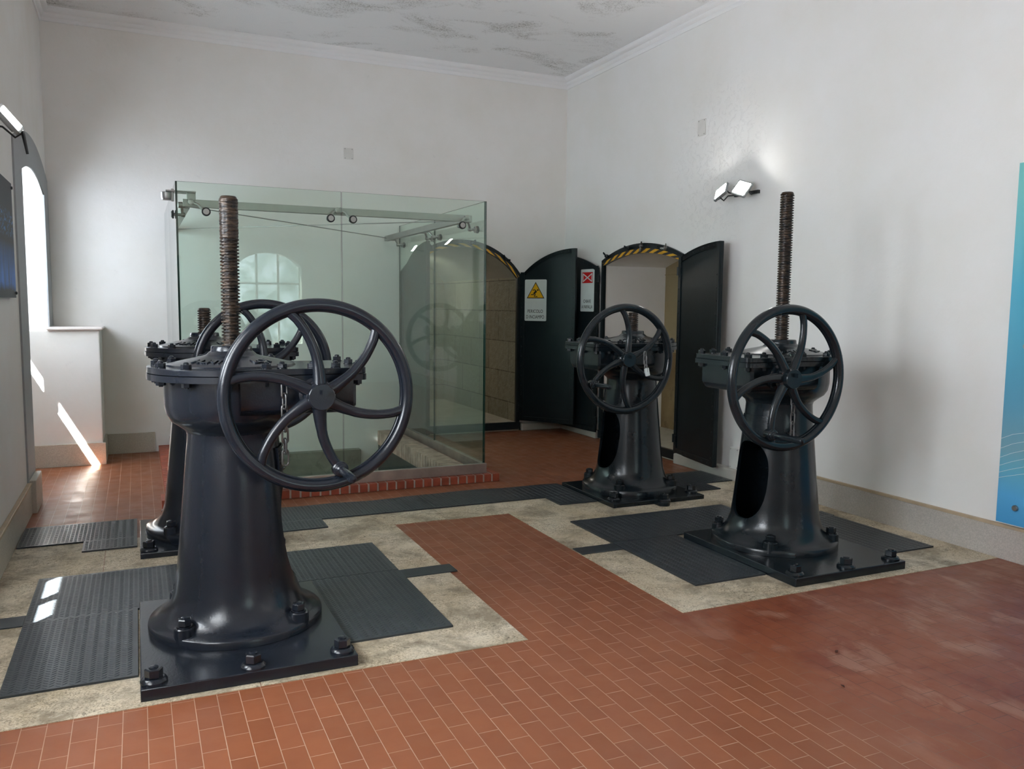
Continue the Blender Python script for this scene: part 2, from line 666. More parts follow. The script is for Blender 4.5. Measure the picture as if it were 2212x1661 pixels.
def thing(name, label, cat, loc=(0, 0, 0), rotz=0, group=None):
    o = bpy.data.objects.new(name, None)
    o.empty_display_size = .1
    C.objects.link(o)
    o.location = loc
    o.rotation_euler = (0, 0, rotz)
    return tag(o, label, cat, group)


def struct(name, mb, mat, **kw):
    o = mb.build(name, mat, **kw)
    o['kind'] = 'structure'
    return o


def text_mesh(name, body, size, mat, parent, M, sx=1.0, depth=.0006, align='CENTER', bold=0.0):
    cu = bpy.data.curves.new(name, 'FONT')
    cu.body = body
    cu.size = size
    cu.align_x = align
    cu.align_y = 'CENTER'
    cu.extrude = depth
    cu.offset = bold
    tmp = bpy.data.objects.new('tmp_text', cu)
    C.objects.link(tmp)
    bpy.context.view_layer.update()
    me = bpy.data.meshes.new_from_object(tmp.evaluated_get(bpy.context.evaluated_depsgraph_get()))
    bpy.data.objects.remove(tmp)
    me.transform(Matrix.Diagonal((sx, 1, 1, 1)))
    me.transform(M)
    me.materials.clear()
    me.materials.append(MAT[mat])
    me.name = name
    o = bpy.data.objects.new(name, me)
    C.objects.link(o)
    if parent is not None:
        o.parent = parent
    return o


# ---------------------------------------------------------------- the room
def arcz(u, u0, u1, zs, za):
    """height of a shallow segmental arch at u"""
    h = (u1 - u0) / 2
    rise = za - zs
    R = (h * h + rise * rise) / (2 * rise)
    x = u - (u0 + u1) / 2
    return za - R + sqrt(max(0, R * R - x * x))


def wall_face(mb, fn, u0, u1, z0, z1, ops, N=20):
    """ops: (a, b, zbottom, zspring, zapex) arched openings left free"""
    cuts = sorted(ops)
    x = u0
    for a, b, zb, zs, za in cuts:
        if a > x:
            mb.add([fn(x, z0), fn(a, z0), fn(a, z1), fn(x, z1)], [(0, 1, 2, 3)])
        if zb > z0:
            mb.add([fn(a, z0), fn(b, z0), fn(b, zb), fn(a, zb)], [(0, 1, 2, 3)])
        for i in range(N):
            p, q = a + (b - a) * i / N, a + (b - a) * (i + 1) / N
            mb.add([fn(p, arcz(p, a, b, zs, za)), fn(q, arcz(q, a, b, zs, za)), fn(q, z1), fn(p, z1)], [(0, 1, 2, 3)])
        x = b
    mb.add([fn(x, z0), fn(u1, z0), fn(u1, z1), fn(x, z1)], [(0, 1, 2, 3)])


def reveal(mb, fn0, fn1, a, b, z0, zs, za, N=20, floor=False, sides=True, top=True):
    if sides:
        mb.add([fn0(a, z0), fn1(a, z0), fn1(a, zs), fn0(a, zs)], [(0, 1, 2, 3)])
        mb.add([fn0(b, z0), fn0(b, zs), fn1(b, zs), fn1(b, z0)], [(0, 1, 2, 3)])
    if top:
        for i in range(N):
            p, q = a + (b - a) * i / N, a + (b - a) * (i + 1) / N
            zp, zq = arcz(p, a, b, zs, za), arcz(q, a, b, zs, za)
            mb.add([fn0(p, zp), fn1(p, zp), fn1(q, zq), fn0(q, zq)], [(0, 1, 2, 3)])
    if floor:
        mb.add([fn0(a, z0), fn0(b, z0), fn1(b, z0), fn1(a, z0)], [(0, 1, 2, 3)])


PIT_X0, PIT_X1, PIT_Y0 = .52, 2.42, 6.62
D1 = (2.68, 4.15, .0, 1.85, 2.20)      # opening in the back wall (x from, x to, ...)
D2 = (6.53, 8.03, .0, 1.97, 2.11)      # opening in the right wall (y from, y to, ...)

# left wall: inner face, niches, outer skin with the window openings
mb = MB()
fL = lambda u, z: (XL, u, z)
fO = lambda u, z: (XO, u, z)
INNER = {3.28: (3.0, 4.78)}
ops_in = [(*INNER.get(a, (a, b)), 0.0, zs, za) for a, b, zp, zs, za in NICHES]
wall_face(mb, fL, YF, YB, 0, ZC, ops_in)
ops_out = [(a, b, zp, zs, za) for a, b, zp, zs, za in NICHES]
wall_face(mb, fO, YF, YB, 0, ZC, ops_out)
wall_face(mb, lambda u, z: (XO - .04, u, z), YF, YB, -.1, ZC, ops_out)
for a, b, zp, zs, za in NICHES:
    reveal(mb, fL, fO, *INNER.get(a, (a, b)), 0, zs, za)
    reveal(mb, fO, lambda u, z: (XO - .04, u, z), a, b, zp, zs, za, floor=True)
struct('wall_left', mb, 'wall', smooth=25)
# window bars
for k, (a, b, zp, zs, za) in enumerate(NICHES):
    mb = MB()
    m = (a + b) / 2 - (.02 if k == 1 else .04)
    hw = .018 if k == 1 else .035
    mb.box(XO - .05, XO + .01, m - hw, m + hw, zp, za)
    mb.box(XO - .05, XO + .0, a, a + .02, zp, zs)
    mb.box(XO - .05, XO + .0, b - .02, b, zp, zs)
    wn = struct('window_%d' % (k + 1), mb, 'white_plastic', smooth=0)
    if k == 0:
        mb = MB()
        mb.add([(XO - .02, a, zp), (XO - .02, b, zp)] + [(XO - .02, b + (a - b) * i / 12, arcz(b + (a - b) * i / 12, a, b, zs, za)) for i in range(13)], [tuple(range(15))])
        mb.build('window_panes', 'dimming_pane', wn, smooth=0)  # dimming sheet added in the bay window
# unseen slabs added outside the windows to trim the sun to thin strips
mb = MB()
mb.box(-1.825, XO - .04, 5.0, 10.2, 2.75, 2.85)
mb.box(-1.815, XO - .04, 1.8, 5.0, 2.62, 2.72)
mb.box(-2.6, XO - .04, -3.0, 2.40, 2.56, 2.60)
struct('sun_mask', mb, 'wall', smooth=0)

# back wall, right wall, front wall
mb = MB()
wall_face(mb, lambda u, z: (u, YB, z), XO - .04, XR + .02, -1.3, ZC, [(D1[0], D1[1], .0, D1[3], D1[4])])
struct('wall_back', mb, 'wall', smooth=25)
mb = MB()
wall_face(mb, lambda u, z: (XR, u, z), YF, YB + .02, 0, ZC, [D2])
struct('wall_right', mb, 'wall_r', smooth=25)
mb = MB()
FW = [(1.62, 2.78, .75, 2.15, 2.40)]
wall_face(mb, lambda u, z: (u, YF, z), XO - .04, XR + .02, 0, ZC, FW)
for a, b, zp, zs, za in FW:
    reveal(mb, lambda u, z: (u, YF, z), lambda u, z: (u, YF - .3, z), a, b, zp, zs, za, floor=True)
struct('wall_front', mb, 'wall', smooth=25)
mb = MB()
for a, b, zp, zs, za in FW:
    for t in (.0, .335, .665, 1.0):
        x = a + (b - a) * t
        mb.box(x - .02, x + .02, YF - .26, YF - .22, zp, arcz(min(max(x, a + .02), b - .02), a, b, zs, za))
    for z in (zp + .02, 1.3, 1.85):
        mb.box(a, b, YF - .255, YF - .225, z - .018, z + .018)
wf = struct('window_4', mb, 'white_plastic', smooth=0)
mb = MB()
for a, b, zp, zs, za in FW:
    mb.add([(a, YF - .24, zp), (b, YF - .24, zp)] + [(b + (a - b) * i / 12, YF - .24, arcz(b + (a - b) * i / 12, a, b, zs, za)) for i in range(13)], [tuple(range(15))])
mb.build('window_panes', 'dim_foliage_pane', wf, smooth=0)  # darkened so the window mirrors less brightly in the enclosure
# ceiling
mb = MB()
mb.box(XO - .1, XR + .1, YF - .1, YB + .1, ZC, ZC + .12)
struct('ceiling', mb, 'ceiling', smooth=0)
# cornice, a stepped and rounded profile run along three walls
prof = [(0, 0), (.012, .0), (.016, .012), (.016, .035), (.028, .042), (.040, .055), (.044, .070), (.060, .074), (.075, .085), (.085, .10), (.085, .12), (0, .12)]
prof = [(a * .95, ZC - .12 + b) for a, b in prof]


def cornice(name, p0, p1, inward, m0, m1):
    mb = MB()
    v = []
    d = (Vector(p1) - Vector(p0)).normalized()
    n = Vector(inward)
    for (px, s) in ((Vector(p0), m0), (Vector(p1), -m1)):
        for a, z in prof:
            q = px + n * a + d * (a * s)
            v.append((q.x, q.y, z))
    k = len(prof)
    f = [(i, i + 1, k + i + 1, k + i) for i in range(k - 1)]
    mb.add(v, f)
    return struct(name, mb, 'cornice', smooth=40)


cornice('trim_2', (XL, YB, 0), (XR, YB, 0), (0, -1, 0), 1, 1)
cornice('trim_3', (XR, YB, 0), (XR, YF, 0), (-1, 0, 0), 1, 1)
cornice('trim_4', (XL, YF, 0), (XL, YB, 0), (1, 0, 0), 1, 1)

# grey painted arch surround of the left window bay
mb = MB()
GA, GB = 6.58, YB - .004
a, b, zp, zs, za = NICHES[0]
N = 28
for i in range(N):
    p, q = GA + (GB - GA) * i / N, GA + (GB - GA) * (i + 1) / N
    lo = lambda u: arcz(min(max(u, a), b), a, b, zs, za) if a <= u <= b else 0
    for (s, e) in [(p, q)]:
        mid = (s + e) / 2
        hi_s, hi_e = arcz(s, GA, GB, 2.60, 2.79), arcz(e, GA, GB, 2.60, 2.79)
        ls, le = (arcz(min(max(s, a), b), a, b, zs, za), arcz(min(max(e, a), b), a, b, zs, za)) if a < mid < b else (0, 0)
        mb.add([(XL + .012, s, ls), (XL + .012, e, le), (XL + .012, e, hi_e), (XL + .012, s, hi_s)], [(0, 1, 2, 3)])
        mb.add([(XL, s, hi_s), (XL + .012, s, hi_s), (XL + .012, e, hi_e), (XL, e, hi_e)], [(0, 1, 2, 3)])
for y, z0, z1 in ((a, 0, zs), (b, 0, zs), (GA, 0, 2.6)):
    mb.add([(XL, y, z0), (XL + .012, y, z0), (XL + .012, y, z1), (XL, y, z1)], [(0, 1, 2, 3)])
struct('trim_5', mb, 'grey_paint', smooth=25)

# low pier under the bay, its sill slab
mb = MB()
mb.box(XO, -.315, 8.40, YB, 0, 1.235)
struct('wall_pier', mb, 'wall', smooth=0, bevel=.008)
mb = MB()
mb.box(XL, -.285, 8.365, YB, 1.235, 1.262)
struct('trim_6', mb, 'marble_sill', smooth=0, bevel=.012)

# skirtings
mb = MB()
mb.box(4.725, XR, 2.2 - 4.8, 5.60, 0, .195)
mb.box(4.722, XR, -2.6, 5.60, .195, .215, 1)
struct('baseboard_right', mb, ['skirting', 'tape_line'], smooth=0, bevel=.003)
mb = MB()
mb.box(XL, -.711, YF, 6.58, 0, .205)
mb.box(XL, -.706, YF, 6.58, .205, .225, 1)
mb.box(XL, -.682, 6.60, 6.98, 0, .235)
struct('baseboard_left', mb, ['skirting_l', 'tape_line'], smooth=0, bevel=.004)
mb = MB()
mb.box(XO + .02, -.295, 8.382, 8.40, 0, .205)
mb.box(-.315, -.295, 8.4005, YB, 0, .205)
mb.box(-.295, .13, YB - .02, YB, 0, .20)
struct('baseboard_back', mb, 'skirting_l', smooth=0, bevel=.003)
mb = MB()
mb.box(4.66, XR, 5.60, 6.50, 0, .10)
mb.box(4.70, XR, 8.06, YB - .01, 0, .09)
mb.box(4.17, 4.70, YB - .05, YB, 0, .09)
struct('baseboard_doors', mb, 'kerb_white', smooth=0, bevel=.01)

# floor: terracotta with the pit left open, flush limestone slabs
mb = MB()
for x0, x1, y0, y1 in ((XO, XR + .02, YF, PIT_Y0), (XO, PIT_X0, PIT_Y0, YB), (PIT_X1, XR + .02, PIT_Y0, YB)):
    mb.add([(x0, y0, 0), (x1, y0, 0), (x1, y1, 0), (x0, y1, 0)], [(0, 1, 2, 3)])
struct('floor', mb, 'terracotta', smooth=0)
slabs = [
    (-.711, -.215, 4.96, 5.66), (-.212, .925, 4.96, 5.345), (-.711, .40, 3.235, 3.87), (.403, 1.56, 3.235, 3.87),
    (-.711, -.40, 3.873, 4.957), (-.397, 1.56, 3.873, 4.957), (.928, 1.56, 4.96, 5.345), (-.212, 1.94, 5.348, 5.66),
    (1.943, 2.80, 5.335, 5.66), (2.405, 2.90, 4.95, 5.332), (2.405, 2.90, 3.535, 4.947), (2.405, 3.30, 3.235, 3.532), (3.303, 4.724, 3.235, 3.532),
    (2.903, 3.70, 3.535, 5.05), (3.703, 4.724, 3.535, 4.60), (3.703, 4.724, 4.603, 5.05), (2.903, 4.724, 5.053, 5.332), (2.803, 4.724, 5.335, 5.72),
    (3.703, 3.706, 3.6, 3.7)]
mb = MB()
for x0, x1, y0, y1 in slabs[:-1]:
    mb.box(x0, x1, y0, y1, -.02, .003)
struct('floor_stone', mb, 'stone', smooth=0)

# the pit under the glass
mb = MB()
X0, X1, Y0, Y1 = PIT_X0, PIT_X1, PIT_Y0, YB
mb.add([(X0, Y0, 0), (X0, Y1, 0), (X0, Y1, -1.3), (X0, Y0, -1.3)], [(0, 1, 2, 3)], 0)
mb.add([(X0, Y0, 0), (X1, Y0, 0), (X1, Y0, -1.3), (X0, Y0, -1.3)], [(0, 1, 2, 3)], 0)
mb.add([(X1, Y0, -.03), (X1, Y1, -.03), (X1, Y1, -1.3), (X1, Y0, -1.3)], [(0, 1, 2, 3)], 1)
mb.add([(X0, Y0, -1.25), (X1, Y0, -1.25), (X1, Y1, -1.25), (X0, Y1, -1.25)], [(0, 1, 2, 3)], 1)
mb.box(X0, 2.20, YB - .10, YB - .001, -.42, -.09, 0)
mb.box(X0, 2.05, YB - .34, YB - .10, -1.25, -.42, 2)
mb.box(X0, 1.95, YB - .9, YB - .34, -1.25, -.62, 2)
struct('floor_pit', mb, ['concrete', 'pit_dark', 'pit_rubble'], smooth=0, bevel=.006)

# brick kerb around the pit (outside course in front, washed course inside at the right)
mb = MB()
KZ = .066
mb.box(.13, 2.792, 6.385, 6.62, 0, KZ - .004, 0)
mb.box(2.42, 2.790, 6.62, 8.93, 0, KZ - .004, 0)
mb.box(.165, .52, 6.62, 8.93, 0, KZ - .004, 0)
x = .125
while x < 2.76:
    mb.box(x, x + .062, 6.38, 6.612, .002, KZ, 1)
    x += .0765
y = 6.628
while y < 8.85:
    mb.box(2.60, 2.795, y, y + .062, .002, KZ, 1)
    mb.box(2.405, 2.595, y, y + .062, -.06, KZ + .03, 2)
    mb.box(.16, .52, y, y + .062, .002, KZ, 1)
    y += .0765
struct('trim_7', mb, ['mortar', 'brick', 'old_brick'], smooth=0, bevel=.003)

# vaulted passages behind the two openings
mb = MB()
f0 = lambda u, z: (u, YB, z)
f1 = lambda u, z: (u, YB + 2.6, z)
reveal(mb, f0, f1, 2.69, 4.125, .10, 1.83, 2.17, sides=False)
struct('wall_passage_vault', mb, 'vault', smooth=30)
mb = MB()
reveal(mb, f0, f1, 2.69, 4.125, .0, 1.83, 2.17, top=False)
wall_face(mb, f1, 2.5, 4.3, 0, 2.3, [])
struct('wall_passage', mb, 'blocks', smooth=0)
mb = MB()
mb.box(2.6, 4.2, YB, YB + 2.6, -.02, .10)
mb.box(XR, 5.7, 6.4, 8.1, -.02, .10)
struct('floor_passage', mb, 'pale_floor', smooth=0)
mb = MB()
g0 = lambda u, z: (XR, u, z)
g1 = lambda u, z: (5.58, u, z)
reveal(mb, g0, g1, 6.55, 8.008, .0, 1.945, 2.07)
struct('wall_alcove', mb, 'wall', smooth=30)
mb = MB()
mb.box(5.565, 5.60, 6.40, 8.20, .0, 2.3, 0)
mb.box(5.552, 5.566, 6.45, 8.007, .0, .98, 1)
mb.box(5.555, 5.566, 6.45, 8.007, 1.86, 1.868, 1)
struct('wall_alcove_end', mb, ['tan_plaster', 'brown_stone'], smooth=0)

root = thing('passage_fill_lamp', 'small unseen lamp added in the vault to brighten the stone passage', 'fill lamp', (3.4, YB + 1.9, 2.14))  # unseen fill lamp, added because the passage came out dark
mb = MB()
mb.lathe([(.09, 0), (.09, -.02), (.06, -.022)], 24, cap0=True, cap1=True)
mb.build('fill_lamp_base', 'lamp_dark', root, smooth=30)
mb = MB()
mb.lathe([(.06, -.022), (.055, -.045), (.03, -.06), (1e-4, -.064)], 24)
mb.build('fill_lamp_globe', 'passage_fill_globe', root, smooth=60)


# ---------------------------------------------------------------- chequer plates and strips
def plate(label, rects, z=.003, th=.009, group='chequer plates on the floor', tread=True, name='checker_plate', mat='plate_paint', wav=None):
    mb = MB()
    for i, (x0, x1, y0, y1) in enumerate(rects):
        if wav and i == 0:
            n = 26
            pts = [(x0, y0), (x1, y0)] + [(x1 + (x0 - x1) * k / n, y1 + wav(x1 + (x0 - x1) * k / n)) for k in range(n + 1)]
            mb.prism(pts, z, z + th)
        else:
            mb.box(x0, x1, y0, y1, z, z + th)
    cx = sum(r[0] + r[1] for r in rects) / len(rects) / 2
    cy = sum(r[2] + r[3] for r in rects) / len(rects) / 2
    if not tread:
        o = mb.build(name, mat, smooth=0, bevel=.002, T=Matrix.Translation((-cx, -cy, 0)))
        o.location = (cx, cy, 0)
        return tag(o, label, 'floor plate' if tread else 'steel strip', group)
    P = .023
    zt = z + th
    L, W, Hh = .0135, .0034, .0016
    done = set()
    for x0, x1, y0, y1 in rects:
        for i in range(int(math.floor(x0 / P)), int(math.ceil(x1 / P)) + 1):
            for j in range(int(math.floor(y0 / P)), int(math.ceil(y1 / P)) + 1):
                if (i, j) in done:
                    continue
                X, Y = i * P, j * P + (P / 2 if i % 2 else 0)
                top = y1 + (wav(X) if wav and (x0, x1, y0, y1) == rects[0] else 0)
                if not (x0 + .012 < X < x1 - .012 and y0 + .012 < Y < top - .012):
                    continue
                done.add((i, j))
                a = radians(38 if i % 2 else -38)
                c_, s_ = cos(a), sin(a)
                R = lambda p, q: (X + p * c_ - q * s_, Y + p * s_ + q * c_)
                A, D, Cc, B = R(-L, 0), R(0, -W), R(L, 0), R(0, W)
                a2, c2 = R(-L * .55, 0), R(L * .55, 0)
                v = [(*A, zt), (*D, zt), (*Cc, zt), (*B, zt), (*a2, zt + Hh), (*c2, zt + Hh)]
                mb.add(v, [(0, 1, 4), (1, 5, 4), (1, 2, 5), (2, 3, 5), (3, 4, 5), (3, 0, 4)])
    o = mb.build(name, mat, smooth=0, T=Matrix.Translation((-cx, -cy, 0)))
    o.location = (cx, cy, 0)
    return tag(o, label, 'floor plate', group)


plate('L-shaped dark tread plate with the sun patch, left of the nearest hoist', [(-.52, -.038, 3.505, 4.30), (-.52, .40, 4.30, 4.965)])
plate('dark tread plate behind the nearest hoist, its corner touching a thin steel strip', [(.402, 1.30, 4.392, 4.962)])
plate('dark tread plate on the pale stone right of the nearest hoist base', [(.803, 1.30, 3.50, 4.385)])
plate('long black tread plate behind the right front hoist', [(2.70, 4.0, 4.383, 4.945)])
plate('black tread plate left of the right front hoist base', [(2.70, 3.18, 3.525, 4.372)])
plate('black tread plate between the right front hoist and the right wall', [(4.02, 4.545, 3.54, 4.375), (4.02, 4.56, 4.375, 4.50)])
plate('stepped dark tread plate against the left wall beside the rear left hoist', [(-.705, -.04, 5.655, 6.13), (-.342, -.04, 5.432, 5.655)], z=.004)
wv = lambda X: .018 * sin(X * 3.6) - .028 * max(0, 1 - abs(X - 1.75) / .5) + .008 * sin(X * 11)
plate('stepped long tread plate in front of the brick kerb, right of the rear left hoist', [(.82, 1.948, 5.655, 6.085), (.82, 1.125, 5.43, 5.655)], z=.004, wav=wv)
plate('long tread plate running up to the rear right hoist base', [(1.952, 3.18, 5.655, 6.085), (2.86, 3.18, 5.40, 5.655)], z=.004, wav=wv)
plate('stepped black tread plate between the rear right hoist and the whitewashed kerb', [(4.02, 4.655, 5.62, 6.06), (4.02, 4.352, 5.395, 5.62)], z=.004)
plate('short dark steel strip crossing the stone beside the nearest hoist plates', [(1.302, 1.605, 4.25, 4.385)], th=.006, group='steel strips set in the stone', tread=False, name='steel_strip')
plate('dark steel strip at the left wall joining the sunlit tread plate', [(-.711, -.522, 4.27, 4.41)], th=.006, group='steel strips set in the stone', tread=False, name='steel_strip')
plate('short dark steel strip left of the right front tread plates', [(2.408, 2.698, 4.25, 4.378)], th=.006, group='steel strips set in the stone', tread=False, name='steel_strip')


# ---------------------------------------------------------------- sluice hoists
def hexnut(mb, r, h, z=0, dome=.0, ang=0.0, M=None):
    mb.lathe([(r * .93, z), (r, z + h * .08), (r, z + h * .88), (r * .86, z + h)], 6, M, cap0=True, cap1=True, a0=ang)
    if dome:
        mb.lathe([(r * .52, z + h), (r * .52, z + h + dome * .55), (r * .36, z + h + dome), (1e-4, z + h + dome * 1.05)], 12, M)


BOLT_CACHE = {}


def bolt(kind, parent, x, y, z, ang, mat):
    key = (kind, mat)
    if key not in BOLT_CACHE:
        mb = MB()
        if kind == 'cover':
            mb.lathe([(.022, 0), (.022, .003)], 16, cap1=True)
            hexnut(mb, .0215, .018, .003, .009)
            hexnut(mb, .0205, .020, -.055 - .0205)
            mb.lathe([(.009, -.081), (.009, .0)], 10, cap0=True)
        elif kind == 'base':
            mb.lathe([(.05, 0), (.05, .008), (.045, .016), (.038, .02)], 20, cap1=True)
            hexnut(mb, .0335, .036, .02, .006)
        else:
            mb.lathe([(.046, -.06), (.044, .0), (.04, .004)], 20, cap1=True)
            mb.lathe([(.033, .004), (.033, .01)], 18, cap1=True)
            hexnut(mb, .029, .03, .01, .006)
        o = mb.build('bolt', mat, parent, smooth=30)
        BOLT_CACHE[key] = o.data
    else:
        o = bpy.data.objects.new('bolt', BOLT_CACHE[key])
        C.objects.link(o)
        o.parent = parent
    o.location = (x, y, z)
    o.rotation_euler = (0, 0, ang)
    return o


def spoke_angle(r):
    pts = [(.10, -1.5), (.19, 0), (.42, 4), (.62, 9.5), (.81, 15), (.96, 21)]
    for (a, b), (c, d) in zip(pts, pts[1:]):
        if r <= c:
            return b + (d - b) * (r - a) / (c - a)
    return 21


def hoist(label, cx, cy, s, y0, y1, pt, rot, htop, mat, plug, wheel_label, lug=False, handle_k=3):
    root = thing('sluice_hoist', label, 'sluice gate hoist', (cx, cy, 0), 0, 'cast iron sluice gate hoists')
    S = Matrix.Diagonal((s, 1, 1, 1))
    fl = s < 0
    # base plate
    mb = MB()
    mb.box(-.413, .413, y0, y1, .0, pt)
    if lug:
        mb.box(-.045, .055, y0 - .065, y0 + .02, .0, pt - .004)
        mb.lathe([(.05, .0), (.05, pt - .004)], 20, Matrix.Translation((.005, y0 - .05, 0)), cap1=True)
    mb.build('base_plate', mat, root, bevel=.004, smooth=30, T=S, flip=fl)
    # pedestal with the oval opening on the gearbox side
    prof = [(.38, pt + .001), (.38, .080), (.375, .087), (.345, .097), (.312, .122), (.285, .160), (.267, .215), (.256, .30), (.243, .42), (.230, .55), (.218, .68), (.207, .80), (.199, .88), (.197, .915), (.202, .935)]
    inner = [(.172, .935), (.18, .88), (.20, .68), (.225, .42), (.238, .30), (.25, .2), (.30, pt + .001)]
    mb = MB()
    mb.lathe(prof + inner + [prof[0]], 72)
    ped = mb.build('pedestal', mat, root, smooth=40)
    cut = MB()
    pts = []
    for i in range(56):
        a = 2 * pi * i / 56
        c_, s_ = cos(a), sin(a)
        e = 2 / 2.7
        pts.append((.142 * abs(c_) ** e * (1 if c_ > 0 else -1), .235 * abs(s_) ** e * (1 if s_ > 0 else -1)))
    n = len(pts)
    v = [(s * .10, p, .455 + q) for p, q in pts] + [(s * .6, p, .455 + q) for p, q in pts]
    cut.add(v, [tuple(reversed(range(n))), tuple(range(n, 2 * n))] + [(i, (i + 1) % n, n + (i + 1) % n, n + i) for i in range(n)])
    if s < 0:
        cut.f = [list(reversed(f)) for f in cut.f]
    co = cut.build('tmp_cut', mat, smooth=0)
    co.parent = root
    bo = ped.modifiers.new('cut', 'BOOLEAN')
    bo.operation = 'DIFFERENCE'
    bo.object = co
    bo.solver = 'EXACT'
    bpy.context.view_layer.update()
    me = bpy.data.meshes.new_from_object(ped.evaluated_get(bpy.context.evaluated_depsgraph_get()))
    ped.modifiers.clear()
    ped.data = me
    me.polygons.foreach_set('use_smooth', [True] * len(me.polygons))
    me.set_sharp_from_angle(angle=radians(38))
    bpy.data.objects.remove(co)
    # gear housing: bowl, side chest, lower half of the flange, bearing for the wheel shaft
    mb = MB()
    mb.lathe([(.19, .90), (.203, .935), (.228, .955), (.26, .978), (.279, 1.008), (.287, 1.05), (.287, 1.17)], 64, cap0=True)
    EX0, EY0, EY1 = .535, -.335, .165
    sec = []
    for k in range(9):
        a = -pi + (pi / 2) * k / 8
        sec.append((EY0 + .075 + .055 * cos(a), 1.075 + .055 * sin(a)))
    for k in range(9):
        a = -pi / 2 + (pi / 2) * k / 8
        sec.append((EY1 - .075 + .055 * cos(a), 1.075 + .055 * sin(a)))
    sec = [(EY0 + .02, 1.17)] + sec + [(EY1 - .02, 1.17)]
    m = len(sec)
    v = [(.0, y, z) for y, z in sec] + [(EX0 - .06, y, z) for y, z in sec] + [(EX0 - .045, y * .93 - .006, max(z, 1.05) if z < 1.05 else z) for y, z in sec]
    f = [(i, i + 1, m + i + 1, m + i) for i in range(m - 1)] + [(m + i, m + i + 1, 2 * m + i + 1, 2 * m + i) for i in range(m - 1)]
    f += [tuple(range(2 * m, 3 * m))]
    mb.add(v, f)
    F = .355
    a1, a2 = asin(EY1 / F), 2 * pi - asin(-EY0 / F)

    def outline(g):
        p = [((F + g) * cos(a1 + (a2 - a1) * i / 60), (F + g) * sin(a1 + (a2 - a1) * i / 60)) for i in range(61)]
        r = .035
        ex, e0, e1 = EX0 + g, EY0 - g, EY1 + g
        p += [(ex - r + r * cos(t), e0 + r + r * sin(t)) for t in [-pi / 2 + pi / 2 * k / 6 for k in range(7)]]
        p += [(ex - r + r * cos(t), e1 - r + r * sin(t)) for t in [pi / 2 * k / 6 for k in range(7)]]
        return p
    mb.prism(outline(0), 1.167, 1.1935)
    RX = Matrix.Translation((.31, EY0 - .0, 1.11)) @ Matrix.Rotation(radians(90), 4, 'X')
    mb.lathe([(.075, -.05), (.075, .006), (.06, .014), (.048, .016), (.046, .03), (.03, .032)], 32, RX, cap1=True)
    mb.build('gear_housing', mat, root, smooth=38, T=S, flip=fl)
    # cover plate with dome and collar
    mb = MB()
    mb.prism(outline(-.0025), 1.195, 1.222)
    mb.lathe([(.278, 1.221), (.272, 1.229), (.20, 1.246), (.125, 1.262), (.108, 1.268), (.098, 1.278), (.089, 1.284), (.087, 1.303), (.083, 1.308), (.036, 1.308), (.036, 1.25)], 56)
    cov = mb.build('cover_plate', mat, root, smooth=38, T=S, flip=fl, bevel=.0025)
    # raised casting letters around the dome
    for txt, a0, da in (('HUHTE', 222, 9.5), ('LOI', 292, 9.5)):
        for i, ch in enumerate(txt):
            a = radians(a0 + i * da)
            r = .205
            tilt = Matrix.Rotation(radians(12.5), 4, 'X')
            Mx = Matrix.Translation((r * cos(a), r * sin(a), 1.2465)) @ Matrix.Rotation(a + pi / 2, 4, 'Z') @ tilt
            text_mesh('letter', ch, .062, mat, cov, Mx, depth=.003, bold=.0012)
    # bolts
    for a in ([20 + 30 * i for i in range(12)]):
        aa = (a if s > 0 else 180 - a)
        rel = a % 360
        if rel < 25 or rel > 300:
            continue
        bolt('cover', root, .318 * cos(radians(aa)), .318 * sin(radians(aa)), 1.222, radians(aa + 11 * (a % 7)), mat)
    for (bx, by) in ((.30, -.30), (.40, -.305), (.50, -.29), (.505, -.09), (.50, .125), (.41, .135), (.175, -.285)):
        bolt('cover', root, s * bx, by, 1.222, bx * 9, mat)
    for a in (45, 135, 225, 315):
        bolt('flange', root, .335 * cos(radians(a)), .335 * sin(radians(a)), .125, a * .3, mat)
    rows = [(-.365, y0 + .062), (.0, y0 + .05), (.36, y0 + .062)]
    if lug:
        rows = [(-.34, y0 + .12), (.005, y0 - .045), (.375, y0 + .12)]
    for bx, by in rows:
        bolt('base', root, bx, by, pt - (.004 if (lug and by < y0) else 0), bx * 7 + by, mat)
    # screw spindle
    mb = MB()
    z0, z1 = 1.295, htop
    pitch = .0148
    NS = 30
    rows_n = int((z1 - .012 - z0) / pitch * 8)
    v, f = [], []
    rnd = random.Random(int(cx * 100 + cy * 10))
    for j in range(rows_n + 1):
        z = z0 + (z1 - .012 - z0) * j / rows_n
        wear = max(0.0, min(1.0, (z - (z1 - plug)) / .05)) if plug else 0
        for i in range(NS):
            a = 2 * pi * i / NS
            ph = (z / pitch - a / (2 * pi)) % 1
            t = max(0.0, min(1.0, (abs(ph - .5) - .19) / .08))
            r = .0325 + .0085 * t
            if wear:
                r = r * (1 - wear) + wear * (.0392 + .0011 * t + .0007 * sin(z * 150 + a * 2))
            r += rnd.uniform(-.0006, .0006)
            v.append((r * cos(a), r * sin(a), z))
    for j in range(rows_n):
        for i in range(NS):
            k = (i + 1) % NS
            f.append((j * NS + i, j * NS + k, (j + 1) * NS + k, (j + 1) * NS + i))
    mb.add(v, f)
    mb.lathe([(.0385, z1 - .014), (.034, z1 - .003), (.031, z1), (1e-4, z1 + .001)], NS)
    mb.build('spindle', 'screw', root, smooth=50)
    # handwheel on its shaft
    WX, WY, WZ, RO = s * .31, -.395, 1.11, .41
    mb = MB()
    rim = [((RO - .0255) * cos(2 * pi * i / 120), 0, (RO - .0255) * sin(2 * pi * i / 120)) for i in range(120)]
    mb.tube(rim, .0265, 18, closed=True, flat=1.05, up=(0, 1, 0))
